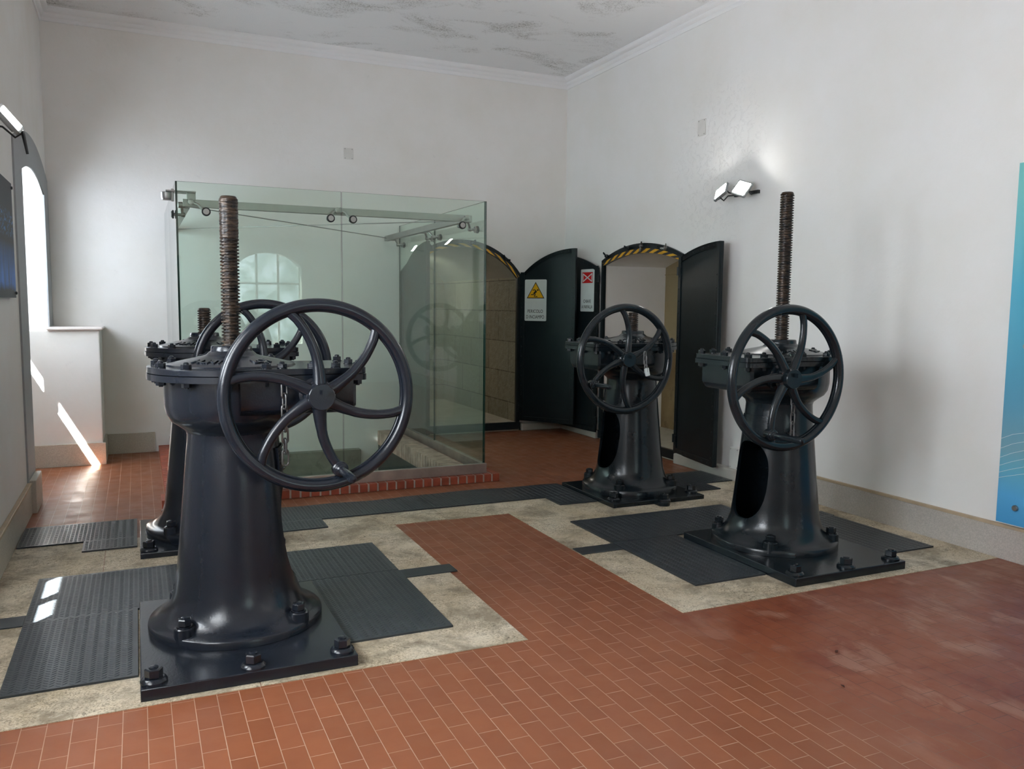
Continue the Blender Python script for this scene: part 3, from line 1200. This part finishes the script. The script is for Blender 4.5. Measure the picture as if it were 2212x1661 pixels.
    rim = [((RO - .050) * cos(2 * pi * i / 120), .006, (RO - .050) * sin(2 * pi * i / 120)) for i in range(120)]
    mb.tube(rim, .0065, 8, closed=True, flat=1.6, up=(0, 1, 0))
    Rx = Matrix.Rotation(radians(90), 4, 'X')
    mb.lathe([(.055, -.03), (.068, -.02), (.070, .0), (.066, .016), (.058, .024), (.0555, .026), (.0555, .056), (.0525, .060), (1e-4, .060)], 40, Rx)
    mb.lathe([(.028, -.10), (.028, .0)], 20, Rx, cap0=True)
    mb.box(-.004, .018, -.088, -.055, .010, .031)
    for k in range(6):
        path, rad = [], []
        for t in range(15):
            r = .13 + (.932 - .13) * t / 14
            a = radians(rot + 60 * k + spoke_angle(r))
            path.append((RO * r * cos(a), -.006 * (1 - t / 14), RO * r * sin(a)))
            rr = .0235
            rr += .007 * max(0, 1 - t / 4) - .003 * min(1, t / 10)
            rad.append(rr)
        mb.tube(path, rad, 18, flat=.86, up=(0, 1, 0))
    wheel = mb.build('handwheel', mat, root, smooth=32)
    wheel.location = (WX, WY, WZ)
    if wheel_label:
        wheel['label'] = wheel_label
    a = radians(rot + 60 * handle_k + spoke_angle(.8))
    hx, hz = RO * .80 * cos(a), RO * .80 * sin(a)
    H = Matrix.Translation((hx, 0, hz)) @ Rx
    mb = MB()
    mb.lathe([(.030, -.026), (.034, -.01), (.034, .018), (.029, .022), (.029, .030), (.022, .034), (.022, .042), (.0165, .046), (.0175, .10), (.0185, .17), (.0185, .235), (.014, .246), (1e-4, .25)], 20, H, cap0=True)
    mb.build('crank_handle', mat, wheel, smooth=40)
    # cast nameplate on the side with the opening
    mb = MB()

    def cyl(a, z, dr):
        t = (z - .68) / (.80 - .68)
        r = .218 + (.207 - .218) * t + dr
        return (r * cos(a), r * sin(a), z)
    a0, a1, za, zb = radians(-36), radians(24), .745, .852
    n = 14

    def patch(aa, ab, z0_, z1_, dr):
        v, f = [], []
        for i in range(n + 1):
            a = aa + (ab - aa) * i / n
            v += [cyl(a, z0_, -.002), cyl(a, z0_, dr), cyl(a, z1_, dr), cyl(a, z1_, -.002)]
        for i in range(n):
            for k in range(3):
                f.append((i * 4 + k, (i + 1) * 4 + k, (i + 1) * 4 + k + 1, i * 4 + k + 1))
        f += [(0, 1, 2, 3), (n * 4 + 3, n * 4 + 2, n * 4 + 1, n * 4)]
        mb.add(v, f)
    patch(a0, a1, za, zb, .006)
    for z in (za, zb - .005):
        patch(a0, a1, z, z + .005, .013)
    patch(a0, a0 + .022, za, zb, .013)
    patch(a1 - .022, a1, za, zb, .013)
    for z, l in ((.827, .9), (.809, .95), (.791, .8), (.773, .55)):
        patch(a0 + .09, a0 + .09 + (a1 - a0 - .18) * l, z, z + .006, .010)
    o = mb.build('nameplate', mat, root, smooth=35, T=S, flip=fl)
    return root


hoist('nearest black cast iron hoist, tall rusty screw, big handwheel facing the camera, left foreground', .383, 3.89, 1, -.62, .385, .05, 90, 1.965, 'enamel', .22, None, handle_k=3)
hoist('right front cast iron hoist with the tallest screw, standing before the right wall', 3.60, 3.936, -1, -.636, .37, .05, 57, 2.195, 'enamel_green', .0, None, handle_k=3)
hoist('rear right cast iron hoist with a short screw, in front of the arched doorways', 3.60, 5.61, -1, -.44, .385, .036, 18, 1.453, 'enamel_green', .0, None, lug=True, handle_k=3)
hoist('rear left cast iron hoist mostly hidden behind the nearest one', .39, 5.60, 1, -.44, .385, .036, 91, 1.462, 'enamel', .0, None, handle_k=2)


# ---------------------------------------------------------------- chains and padlock
def chain(name, label, start, count, pitch=.052, wr=.0045, group=None, sway=0.0, mat='chain'):
    root = thing(name, label, 'chain', start, 0, group)
    for i in range(count):
        mb = MB()
        h, r = .021, .0125
        path = []
        for k in range(8):
            a = pi * k / 7
            path.append((r * cos(a), 0, h + r * sin(a)))
        for k in range(8):
            a = pi + pi * k / 7
            path.append((r * cos(a), 0, -h + r * sin(a)))
        M = Matrix.Translation((sway * i, .001 * (i % 2), -.03 - i * pitch)) @ Matrix.Rotation(radians(90 * (i % 2) + 25 - 3 * i), 4, 'Z')
        mb.tube(path, wr, 8, closed=True, M=M)
        mb.build('chain_link', mat, root, smooth=60)
    return root


chain('hanging_chain', 'steel chain hanging from a flange bolt of the nearest hoist, behind its handwheel', (.556, 3.540, 1.165), 7, pitch=.048)
chain('hanging_chain', 'steel chain hanging against the column of the right front hoist', (3.387, 3.588, 1.165), 8, sway=.0003)
ch = chain('padlock_chain', 'short chain draped over the handwheel hub of the rear right hoist', (3.425, 5.165, 1.165), 4, pitch=.032, sway=.004)
root = thing('padlock', 'small pale metal padlock hanging beside the hub of the rear right handwheel', 'padlock', (3.437, 5.16, 1.045))
mb = MB()
mb.box(-.016, .016, -.010, .010, -.060, .0)
mb.build('lock_body', 'sign_white', root, bevel=.003, T=Matrix.Rotation(radians(-14), 4, 'Y'))
mb = MB()
mb.tube([(-.011, 0, -.004), (-.011, 0, .012), (-.007, 0, .02), (0, 0, .024), (.007, 0, .02), (.011, 0, .012), (.011, 0, -.004)], .0032, 8)
mb.build('shackle', 'steel', root, smooth=60, T=Matrix.Rotation(radians(-14), 4, 'Y'))


# ---------------------------------------------------------------- glass enclosure
GX0, GX1, GY0, GY1, GZ0, GZ1 = .276, 2.68, 6.45, 8.93, .066, 2.357
root = thing('glass_enclosure', 'tall frameless greenish glass enclosure over the brick-edged pit', 'glass enclosure', ((GX0 + GX1) / 2, (GY0 + GY1) / 2, 0))
TG = Matrix.Translation((-(GX0 + GX1) / 2, -(GY0 + GY1) / 2, 0))


def pane(x0, x1, y0, y1, z0, z1):
    mb = MB()
    mb.box(x0, x1, y0, y1, z0, z1)
    thin_y = (y1 - y0) < (x1 - x0)
    mb.mi = [1, 1, 0 if thin_y else 1, 0 if thin_y else 1, 1 if thin_y else 0, 1 if thin_y else 0]
    return mb.build('glass_pane', ['glass', 'glass_edge'], root, smooth=0, T=TG)


pane(GX0, 1.464, GY0, GY0 + .014, .14, GZ1)
pane(1.470, GX1, GY0, GY0 + .014, .14, GZ1)
pane(GX1 - .014, GX1, GY0 + .018, 7.747, .14, GZ1)
pane(GX1 - .014, GX1, 7.753, GY1, .14, GZ1)
pane(GX0, GX0 + .014, GY0 + .018, 7.747, .14, GZ1)
pane(GX0, GX0 + .014, 7.753, GY1, .14, GZ1)
for nm, b in (('base_rail', (GX0 - .012, GX1 + .012, GY0 - .012, GY0 + .03)), ('base_rail', (GX1 - .03, GX1 + .012, GY0 + .03, GY1)), ('base_rail', (GX0 - .012, GX0 + .03, GY0 + .03, GY1))):
    mb = MB()
    mb.box(b[0], b[1], b[2], b[3], GZ0, .150)
    mb.build(nm, 'rail_steel', root, smooth=0, bevel=.003, T=TG)
mb = MB()
mb.box(.33, 2.60, 6.575, 6.615, 2.192, 2.248)
mb.build('beam', 'steel', root, smooth=0, bevel=.003, T=TG)
for x in (2.50, .335):
    mb = MB()
    mb.box(x, x + .045, 6.615, 8.93, 2.185, 2.24)
    mb.build('beam', 'steel', root, smooth=0, bevel=.003, T=TG)
for p, q in (((.36, 6.62, 2.20), (2.50, 8.86, 2.215)), ((2.50, 6.66, 2.205), (.37, 8.86, 2.21))):
    mb = MB()
    mb.tube([p, q], .0045, 8)
    mb.build('tie_rod', 'steel', root, smooth=60, T=TG)


def fitting(glass_pt, normal, arm_to):
    """point-fixed glass disc, its pin and the curved arm up to the beam"""
    g = Vector(glass_pt)
    n = Vector(normal)
    Q = n.to_track_quat('Z', 'Y').to_matrix().to_4x4()
    M = Matrix.Translation(g) @ Q
    mb = MB()
    mb.lathe([(.031, .0), (.031, .012), (.024, .013), (.024, .016)], 28, M, mi=1, cap0=True, cap1=True)
    mb.lathe([(.022, .0145), (.021, .019), (.0205, .0195), (1e-4, .0195)], 28, M, mi=0)
    mb.lathe([(.011, -.075), (.011, .0)], 14, M, mi=0, cap0=True)
    mb.lathe([(.026, -.020), (.028, -.016), (.028, -.012)], 24, M, mi=0, cap0=True, cap1=True)
    k = g - n * .06
    mb.lathe([(.016, -.078), (.018, -.066), (.018, -.054), (.014, -.048)], 16, M, mi=0, cap0=True, cap1=True)
    a = Vector(arm_to)
    mid = (k + a) / 2 + Vector((0, 0, .02))
    mb.tube([k, k * .6 + mid * .4, mid, mid * .4 + a * .6, a], [.010, .010, .011, .012, .013], 10, mi=0)
    mb.lathe([(.022, -.026), (.022, .02), (.014, .024)], 20, Matrix.Translation(a) @ Q, mi=0, cap0=True, cap1=True)
    return mb.build('glass_fitting', ['steel', 'rubber'], root, smooth=35, T=TG)


for gx, ax in ((.48, .385), (1.38, 1.455), (1.553, 1.478), (2.461, 2.545)):
    fitting((gx, GY0 - .004, 2.150), (0, -1, 0), (ax, 6.56, 2.226))
for gy, ay in ((6.68, 6.60), (7.63, 7.735), (7.83, 7.765), (8.825, 8.80)):
    fitting((GX1 + .004, gy, 2.143), (1, 0, 0), (2.556, ay, 2.205))
    if gy < 7:
        fitting((GX0 - .004, gy, 2.143), (-1, 0, 0), (.32, ay, 2.205))
mb = MB()
mb.box(.215, .42, 6.53, 6.66, 2.292, 2.302)
mb.box(.36, .42, 6.56, 6.63, 2.24, 2.292)
mb.lathe([(.034, 2.235), (.040, 2.25), (.040, 2.292)], 14, Matrix.Translation((.225, 6.60, 0)), cap0=True, cap1=True)
mb.lathe([(.010, 2.225), (.010, 2.315)], 10, Matrix.Translation((.262, 6.57, 0)), cap0=True, cap1=True)
mb.build('corner_bracket', 'steel', root, smooth=30, T=TG, bevel=.002)


# ---------------------------------------------------------------- iron door frames and leaves
def door_frame(name, fn, a, b, zs, za, zsi, zai, depth):
    """fn(u, d, z): u along the wall, d into the room; outer arch zs-za, inner arch zsi-zai"""
    mb = MB()
    W = .045
    N = 30
    ai, bi = a + W, b - W

    def ring(t):
        uo, ui = a + (b - a) * t, ai + (bi - ai) * t
        return (uo, arcz(uo, a, b, zs, za)), (ui, arcz(ui, ai, bi, zsi, zai))
    prs = [((a, .03), (ai, .03))] + [ring(i / N) for i in range(N + 1)] + [((b, .03), (bi, .03))]
    n = len(prs)
    v = []
    for (uo, zo), (ui, zi) in prs:
        v += [fn(uo, .022, zo), fn(ui, .022, zi), fn(ui, -depth, zi), fn(uo, 0, zo)]
    f = []
    for i in range(n - 1):
        p, q = i * 4, (i + 1) * 4
        f += [(p, p + 1, q + 1, q), (p + 1, p + 2, q + 2, q + 1), (p + 3, p, q, q + 3)]
    mb.add(v, f)
    vs = [fn(u, d, z) for z in (.02, .105) for d in (-depth, .03) for u in (a, b)]
    mb.add(vs, [(0, 2, 3, 1), (4, 5, 7, 6), (0, 1, 5, 4), (2, 6, 7, 3), (0, 4, 6, 2), (1, 3, 7, 5)])
    for k in range(9):
        (uo, zo), (ui, zi) = ring((k + .5) / 9)
        c = Vector(fn(uo * .75 + ui * .25, .022, zo * .75 + zi * .25))
        mb.ico(tuple(c), .007, 8, 4)
    fr = struct(name, mb, 'door_paint', smooth=30)
    # hazard tape on the face of the inner ring
    mb = MB()
    S = 300
    for i in range(S):
        (o0, i0), (o1, i1) = ring(i / S), ring((i + 1) / S)
        for j in range(10):
            k0, k1 = j * .046, (j + 1) * .046
            P = lambda o_, i_, k: fn(i_[0] + (o_[0] - i_[0]) * k, .0235, i_[1] + (o_[1] - i_[1]) * k)
            ph = (i / S * 9.5 + j * .07) % 1
            mb.add([P(o0, i0, k0), P(o1, i1, k0), P(o1, i1, k1), P(o0, i0, k1)], [(0, 1, 2, 3)], 0 if ph < .5 else 1)
    mb.build('hazard_tape', ['haz_yellow', 'haz_black'], fr, smooth=40)
    return fr


def wing_nut(parent, fn, u, z, ang, col):
    mb = MB()
    Mr = Matrix.Rotation(ang, 4, 'Y')
    mb.lathe([(.012, -.045), (.012, .012)], 10, Matrix.Rotation(radians(90), 4, 'X'), cap0=True, cap1=True)
    mb.lathe([(.019, .0), (.022, .012), (.016, .026), (.014, .03)], 12, Matrix.Rotation(radians(90), 4, 'X'), cap1=True)
    for sg in (-1, 1):
        mb.tube([(sg * .010, -.016, 0), (sg * .024, -.022, .006), (sg * .040, -.030, .014), (sg * .050, -.034, .022)], [.007, .008, .008, .005], 8, M=Mr, flat=1.4, up=(0, 0, 1))
    o = mb.build('wing_nut', col, parent, smooth=50)
    p = Vector(fn(u, .02, z))
    e = Vector(fn(u, 1.02, z)) - p
    o.location = p
    o.rotation_euler = (0, 0, atan2(e.y, e.x) + pi / 2)
    return o


fn1 = lambda u, d, z: (u, YB - d, z)
fn2 = lambda u, d, z: (XR - d, u, z)
fr1 = door_frame('door_1', fn1, 2.68, 4.15, 1.86, 2.241, 1.815, 2.16, .02)
fr2 = door_frame('door_2', fn2, 6.53, 8.03, 2.0, 2.146, 1.945, 2.045, .012)
for u, z, a in ((3.945, 2.035, .6), (3.52, 2.205, -.3), (3.05, 2.14, .2)):
    wing_nut(fr1, fn1, u, z, a, 'door_paint')
for u, z, a, c in ((7.91, 2.045, .5, 'door_paint'), (7.47, 2.105, .1, 'door_paint'), (7.225, 2.115, 1.9, 'chain'), (6.80, 2.07, -.4, 'steel')):
    wing_nut(fr2, fn2, u, z, a, c)


def door_leaf(label, H, F, zs, za, zbot, side):
    """side=+1 when the visible stiffened face is left of H->F"""
    Hv, Fv = Vector((*H, 0)), Vector((*F, 0))
    d = Fv - Hv
    Wd = d.length
    ang = atan2(d.y, d.x)
    root = thing('iron_door', label, 'iron door', (H[0], H[1], 0), ang, 'riveted iron door leaves')

    def top(u, off=0.0):
        return arcz(max(0, min(u, Wd)), 0, 2 * Wd, zs, za) - off
    N = 18
    y = side
    mb = MB()
    pts = [(0, zbot), (Wd, zbot)] + [(Wd * (1 - i / N), top(Wd * (1 - i / N))) for i in range(N + 1)]
    n = len(pts)
    v = [(u, -.004, z) for u, z in pts] + [(u, .004, z) for u, z in pts]
    mb.add(v, [tuple(range(n)), tuple(reversed(range(n, 2 * n)))] + [(i, n + i, n + (i + 1) % n, (i + 1) % n) for i in range(n)])
    mb.build('door_sheet', 'door_paint', root, smooth=25)
    B, T = .052, .010
    ys = sorted((y * .004, y * (.004 + T)))
    mb = MB()
    mb.box(0, B, ys[0], ys[1], zbot, top(B) - .002)
    mb.box(Wd - B, Wd, ys[0], ys[1], zbot, top(Wd - B) - .002)
    mb.box(B, Wd - B, ys[0], ys[1] - .001, zbot, zbot + B)
    v, f = [], []
    for i in range(N + 1):
        u = Wd * i / N
        zt = top(u)
        v += [(u, ys[0], zt), (u, ys[1], zt), (u, ys[1], zt - B), (u, ys[0], zt - B)]
    for i in range(N):
        p, q = i * 4, i * 4 + 4
        f += [(p, q, q + 1, p + 1), (p + 1, q + 1, q + 2, p + 2), (p + 2, q + 2, q + 3, p + 3)]
    mb.add(v, f)
    ye = sorted((y * .004, -y * .03))
    mb.box(Wd - .006, Wd, ye[0], ye[1], zbot, top(Wd))
    mb.build('edge_frame', 'door_paint', root, smooth=25, bevel=.002)
    mb = MB()
    yy = y * (.004 + T)

    def rivet(u, z):
        mb.lathe([(.0075, 0), (.006, .004), (1e-4, .006)], 8, Matrix.Translation((u, yy, z)) @ Matrix.Rotation(radians(-90 * y), 4, 'X'))
    z = zbot + .08
    while z < top(0) - .06:
        rivet(.026, z)
        rivet(Wd - .026, z)
        z += .115
    for i in range(1, 8):
        u = Wd * i / 8
        rivet(u, zbot + .026)
        rivet(u, top(u) - .028)
    o = mb.build('rivets', 'door_paint', root, smooth=60)
    o['kind'] = 'stuff'
    for z in (zs - .12, zbot + .14):
        mb = MB()
        mb.lathe([(.012, z - .04), (.012, z + .04)], 12, Matrix.Translation((-.006, y * .012, 0)), cap0=True, cap1=True)
        mb.box(-.012, .055, min(0, y * .018), max(0, y * .018), z - .03, z + .03)
        mb.build('hinge', 'door_paint', root, smooth=30)
    return root, Wd, ang


leaf1, _, A1 = door_leaf('dark iron door leaf carrying the yellow trip hazard sign, hinged right of the back wall arch', (4.15, 8.915), (4.575, 8.345), 1.835, 2.152, .128, -1)
leaf2, _, A2 = door_leaf('dark iron door leaf carrying the red butterfly key sign, left of the right wall arch', (4.705, 8.05), (4.625, 8.785), 1.925, 2.09, .075, 1)
leaf3, _, A3 = door_leaf('dark iron door leaf without a sign, folded against the right wall beside the white plaster', (4.712, 6.555), (4.583, 5.79), 1.957, 2.068, .095, -1)
leaf0, _, A0 = door_leaf('dark iron door leaf standing beside the glass, seen through its green side pane', (2.715, 8.915), (2.76, 8.19), 1.86, 2.152, .128, 1)


# signs screwed on two leaves
def sign_frame(H, ang, side, u, z, off=.0045):
    d = Vector((cos(ang), sin(ang), 0))
    n = Vector((-d.y, d.x, 0)) * side
    p = Vector((H[0], H[1], 0)) + d * u + n * off
    p.z = z
    xa = d if n.cross(Vector((0, 0, 1))).dot(d) < 0 else -d
    return Matrix(((xa.x, 0, n.x, p.x), (xa.y, 0, n.y, p.y), (0, 1, 0, p.z), (0, 0, 0, 1)))


def rrect(w_, h_, r, n=5):
    p = []
    for cx_, cy_, a0 in ((w_ / 2 - r, h_ / 2 - r, 0), (-w_ / 2 + r, h_ / 2 - r, 90), (-w_ / 2 + r, -h_ / 2 + r, 180), (w_ / 2 - r, -h_ / 2 + r, 270)):
        for k in range(n):
            a = radians(a0 + 90 * k / (n - 1))
            p.append((cx_ + r * cos(a), cy_ + r * sin(a)))
    return p


M1 = sign_frame((4.15, 8.915), A1, -1, .200, 1.560)
root = thing('warning_sign', 'white trip hazard sign with a yellow triangle and PERICOLO D INCIAMPO', 'sign', M1.translation)
L1 = Matrix.Translation(-M1.translation) @ M1
mb = MB()
mb.prism(rrect(.285, .483, .014), 0, .003)
mb.build('sign_board', 'sign_white', root, smooth=20, T=L1)
mb = MB()
t0 = [(-.117, .022), (.117, .022), (0, .214)]
mb.prism(t0, .003, .0036)
mb.build('triangle_border', 'black_ink', root, smooth=0, T=L1)
mb = MB()
mb.prism([(-.102, .031), (.102, .031), (0, .198)], .0036, .0041)
mb.build('triangle_field', 'sign_yellow', root, smooth=0, T=L1)
mb = MB()


def quad(p, q, w_, z=.0041, h=.0006):
    p, q = Vector((*p, 0)), Vector((*q, 0))
    d = (q - p).normalized()
    n = Vector((-d.y, d.x, 0)) * w_ / 2
    p = p - d * w_ * .25
    q = q + d * w_ * .25
    mb.prism([tuple((p - n).xy), tuple((q - n).xy), tuple((q + n).xy), tuple((p + n).xy)], z, z + h)


mb.prism([(.029 + .0105 * cos(2 * pi * k / 16), .119 + .0105 * sin(2 * pi * k / 16)) for k in range(16)], .0041, .0047)
quad((.008, .106), (-.016, .084), .022)
quad((.006, .112), (-.014, .122), .009)
quad((-.014, .122), (-.036, .116), .009)
quad((.008, .100), (.006, .088), .009)
quad((-.014, .082), (-.034, .066), .012)
quad((-.034, .066), (-.058, .066), .009)
quad((-.010, .082), (-.006, .062), .012)
quad((-.006, .062), (-.018, .046), .010)
mb.prism([(.012 + .016 * cos(pi * k / 8), .037 + .011 * sin(pi * k / 8)) for k in range(9)], .0041, .0047)
quad((-.014, .041), (.002, .040), .006)
mb.build('stumbling_figure', 'black_ink', root, smooth=0, T=L1)
text_mesh('sign_text', 'PERICOLO', .056, 'black_ink', root, L1 @ Matrix.Translation((-.003, -.130, .0034)), sx=.78)
text_mesh('sign_text', 'D INCIAMPO', .056, 'black_ink', root, L1 @ Matrix.Translation((-.003, -.196, .0034)), sx=.74)

M2 = sign_frame((4.705, 8.05), A2, 1, .205, 1.676, .006)
root = thing('key_sign', 'narrow white sign with a red square and CHIAVE A FARFALLA', 'sign', M2.translation)
L2 = Matrix.Translation(-M2.translation) @ M2
mb = MB()
mb.prism(rrect(.258, .478, .013), 0, .003)
mb.build('sign_board', 'sign_white', root, smooth=20, T=L2)
mb = MB()
mb.box(-.100, .100, .083, .205, .003, .0036)
mb.build('red_square', 'sign_red', root, smooth=0, T=L2)
mb = MB()
for p, q in (((-.085, .188), (-.085, .100)), ((.085, .188), (.085, .100)), ((-.085, .188), (.085, .100)), ((-.085, .100), (.085, .188))):
    quad(p, q, .0135, .0036, .0006)
mb.build('butterfly_symbol', 'sign_white', root, smooth=0, T=L2)
text_mesh('sign_text', 'CHIAVE', .054, 'black_ink', root, L2 @ Matrix.Translation((0, -.125, .0034)), sx=.78)
text_mesh('sign_text', 'A FARFALLA', .054, 'black_ink', root, L2 @ Matrix.Translation((0, -.188, .0034)), sx=.70)


# ---------------------------------------------------------------- led floodlights
def cam2world(v, at=(0, 6, 1.5)):
    """direction seen from the photographer's side: right, up, towards the viewer"""
    k = (Vector((0, 0, CAMZ)) - Vector(at)).normalized()
    r = Vector((0, 0, 1)).cross(k).normalized()
    return (r * v[0] + k.cross(r) * v[1] + k * v[2]).normalized()


def floodlight(label, center, ax, ay, size, wall_pt, group='led floodlights on the walls', lens=.8):
    """ax, ay: world directions of two edges, z = outwards"""
    X = Vector(ax).normalized()
    Y = (Vector(ay) - X * Vector(ay).dot(X)).normalized()
    Z = X.cross(Y)
    Mx = Matrix(((X.x, Y.x, Z.x, 0), (X.y, Y.y, Z.y, 0), (X.z, Y.z, Z.z, 0), (0, 0, 0, 1)))
    root = thing('floodlight', label, 'floodlight', center, 0, group)
    h = size / 2
    mb = MB()
    mb.prism(rrect(size, size, .012), -.022, .0, 0, Mx)
    mb.prism(rrect(size * .7, size * .7, .012), -.036, -.020, 0, Mx)
    mb.build('lamp_housing', 'lamp_body', root, smooth=25, bevel=.002)
    mb = MB()
    mb.prism(rrect(size * lens, size * lens, .008), .0005, .002, 0, Mx)
    o = mb.build('lamp_diffuser', 'led', root, smooth=0)
    mb = MB()
    wp = Vector(wall_pt) - Vector(center)
    back = Mx @ Vector((0, 0, -.03))
    for sg in (-1, 1):
        e = Mx @ Vector((sg * (h + .008), 0, -.012))
        k = Mx @ Vector((sg * (h + .008), 0, -.055))
        mb.tube([e, k, back * .4 + k * .3 + wp * .3, wp], .006, 8)
    Rw = Matrix.Translation(wp)
    mb.box(-.012, .012, -.05, .05, -.014, .014, 0, Rw)
    mb.build('mounting_bracket', 'lamp_dark', root, smooth=30)
    return root


floodlight('right lamp of the pair glowing high on the right wall', (4.600, 5.569, 2.487), cam2world((30, -10, 21.3), (4.6, 5.569, 2.487)), cam2world((20, 29, -14.6), (4.6, 5.569, 2.487)), .142, (XR - .012, 5.56, 2.46))
floodlight('left lamp of the pair glowing high on the right wall', (4.600, 5.844, 2.493), cam2world((-5, -25, 35), (4.6, 5.844, 2.493)), cam2world((29, 24, 21.3), (4.6, 5.844, 2.493)), .145, (XR - .012, 5.76, 2.46))
floodlight('added fill floodlight on the left wall, unseen behind the camera', (XL + .16, .6, 2.5), (0, 1, 0), (-.7, 0, .7), .16, (XL + .012, .6, 2.46))  # unseen lamps behind the camera, added as fill for walls and ceiling
floodlight('added fill floodlight on the right wall, unseen behind the camera', (XR - .16, .3, 2.5), (0, -1, 0), (.7, 0, .7), .16, (XR - .012, .3, 2.46))
floodlight('second added fill floodlight on the left wall, nearer the front corner', (XL + .16, -1.2, 2.5), (0, 1, 0), (-.6, 0, .8), .16, (XL + .012, -1.2, 2.46))  # further unseen fill lamps, added to brighten the upper walls
floodlight('second added fill floodlight on the right wall, nearer the front corner', (XR - .16, -1.5, 2.5), (0, -1, 0), (.6, 0, .8), .16, (XR - .012, -1.5, 2.46))
floodlight('third added fill floodlight on the left wall, beside the front wall', (XL + .16, -2.2, 2.5), (0, 1, 0), (-.6, 0, .8), .16, (XL + .012, -2.2, 2.46))
fl3 = floodlight('lone lamp at the upper left edge, on the left wall above the dark photograph', (-.605, 5.45, 2.508), cam2world((38, -45, -3.2), (-.605, 5.45, 2.508)), cam2world((8.2, 11, -57.4), (-.605, 5.45, 2.508)), .165, (XL + .012, 5.36, 2.45))
mb = MB()
e_ = cam2world((38, -45, -3.2), (-.605, 5.45, 2.508)) * .080
mb.tube([e_, e_ + Vector((.004, .008, -.02)), e_ + Vector((.020, .02, -.125))], [.010, .013, .009], 8, flat=.6)
mb.build('bracket_arm', 'lamp_dark', fl3, smooth=40)

# ---------------------------------------------------------------- wall furniture
root = thing('info_panel', 'tall turquoise and blue printed panel on the right wall at the picture edge', 'wall panel', (4.69, 2.52, 0))
mb = MB()
mb.box(-.003, .003, -.72, .72, .235, 2.35)
mb.build('panel_board', 'info_panel', root, smooth=0, bevel=.001)
for y, z in ((.60, .34), (.60, 1.293), (.60, 2.24), (-.6, .34), (-.6, 1.293), (-.6, 2.24)):
    mb = MB()
    mb.lathe([(.012, -.05), (.012, .0), (.017, .003), (.017, .014), (.015, .017), (1e-4, .017)], 20, Matrix.Translation((-.004, y, z)) @ Matrix.Rotation(radians(-90), 4, 'Y'))
    mb.build('standoff_screw', 'steel', root, smooth=35)
mb = MB()
for k in range(6):
    path = []
    for i in range(16):
        t = i / 15
        path.append((-.0036, .72 - 1.1 * t, .50 + .012 * k + (.10 + .03 * k) * sin(pi * min(1, t * 1.2 + .05 * k)) - (.1 * k) * t * t))
    mb.tube(path, .0016, 4)
mb.build('white_line_art', 'sign_white', root, smooth=60)

root = thing('photo_panel', 'dark night photograph panel with blue light, at the left picture edge', 'picture', (-.705, 5.62, 0))
mb = MB()
mb.box(-.003, .003, -.56, .56, 1.515, 2.235)
mb.build('print_board', 'photo_print', root, smooth=0)
for y in (-.53, .53):
    for z in (1.545, 2.205):
        mb = MB()
        mb.lathe([(.007, -.03), (.007, .0), (.011, .002), (.009, .010), (1e-4, .012)], 14, Matrix.Translation((.003, y, z)) @ Matrix.Rotation(radians(90), 4, 'Y'))
        mb.build('standoff_screw', 'lamp_dark', root, smooth=35)


def wall_cover(label, x0, x1, y0, y1, z0, z1, name='junction_cover', cat='cover plate', screw_axis='x'):
    cx_, cy_, cz_ = (x0 + x1) / 2, (y0 + y1) / 2, (z0 + z1) / 2
    root = thing(name, label, cat, (cx_, cy_, cz_))
    mb = MB()
    mb.box(x0 - cx_, x1 - cx_, y0 - cy_, y1 - cy_, z0 - cz_, z1 - cz_)
    mb.build('cover', 'white_plastic', root, smooth=0, bevel=.003)
    for sa in (-1, 1):
        for sb in (-1, 1):
            mb = MB()
            if screw_axis == 'x':
                M = Matrix.Translation((x0 - cx_, sa * (y1 - y0) * .36, sb * (z1 - z0) * .42)) @ Matrix.Rotation(radians(-90), 4, 'Y')
            else:
                M = Matrix.Translation((sa * (x1 - x0) * .36, y0 - cy_, sb * (z1 - z0) * .42)) @ Matrix.Rotation(radians(90), 4, 'X')
            mb.lathe([(.004, 0), (.003, .002)], 8, M, cap1=True)
            mb.build('screw', 'chain', root, smooth=30)
    return root


wall_cover('blank white junction cover high on the right wall above the lamp pair', XR - .008, XR, 6.262, 6.375, 3.055, 3.200)
wall_cover('blank square cover painted over, high on the back wall above the glass box', 2.06, 2.165, YB - .004, YB, 3.035, 3.150, screw_axis='y')
wall_cover('small white service box low on the right wall beside the iron door', XR - .05, XR, 5.60, 5.72, .10, .285, name='service_box', cat='wall box')
wall_cover('grey socket box low on the brown end wall of the right alcove', 5.52, 5.545, 7.30, 7.42, .12, .25, name='socket_box', cat='wall box')
for px, py, a, lb in ((2.753, 2.59, .4, 'small dark curled dead leaf on the tiles, the farther of two'), (2.518, 2.33, 1.3, 'thin brown dead leaf sliver on the tiles, the nearer of two')):
    mb = MB()
    v, f = [], []
    for i in range(6):
        t = i / 5
        wd = .006 * sin(pi * (t * .9 + .05))
        v += [(-.014 + .028 * t, -wd, .002 + .004 * sin(pi * t)), (-.014 + .028 * t, wd, .004 + .002 * sin(pi * t))]
    f = [(2 * i, 2 * i + 2, 2 * i + 3, 2 * i + 1) for i in range(5)]
    mb.add(v, f)
    o = mb.build('dead_leaf', 'leaf', smooth=60)
    o.location = (px, py, 0)
    o.rotation_euler = (0, 0, a)
    tag(o, lb, 'leaf', 'dead leaves on the tiles')
bpy.context.view_layer.update()
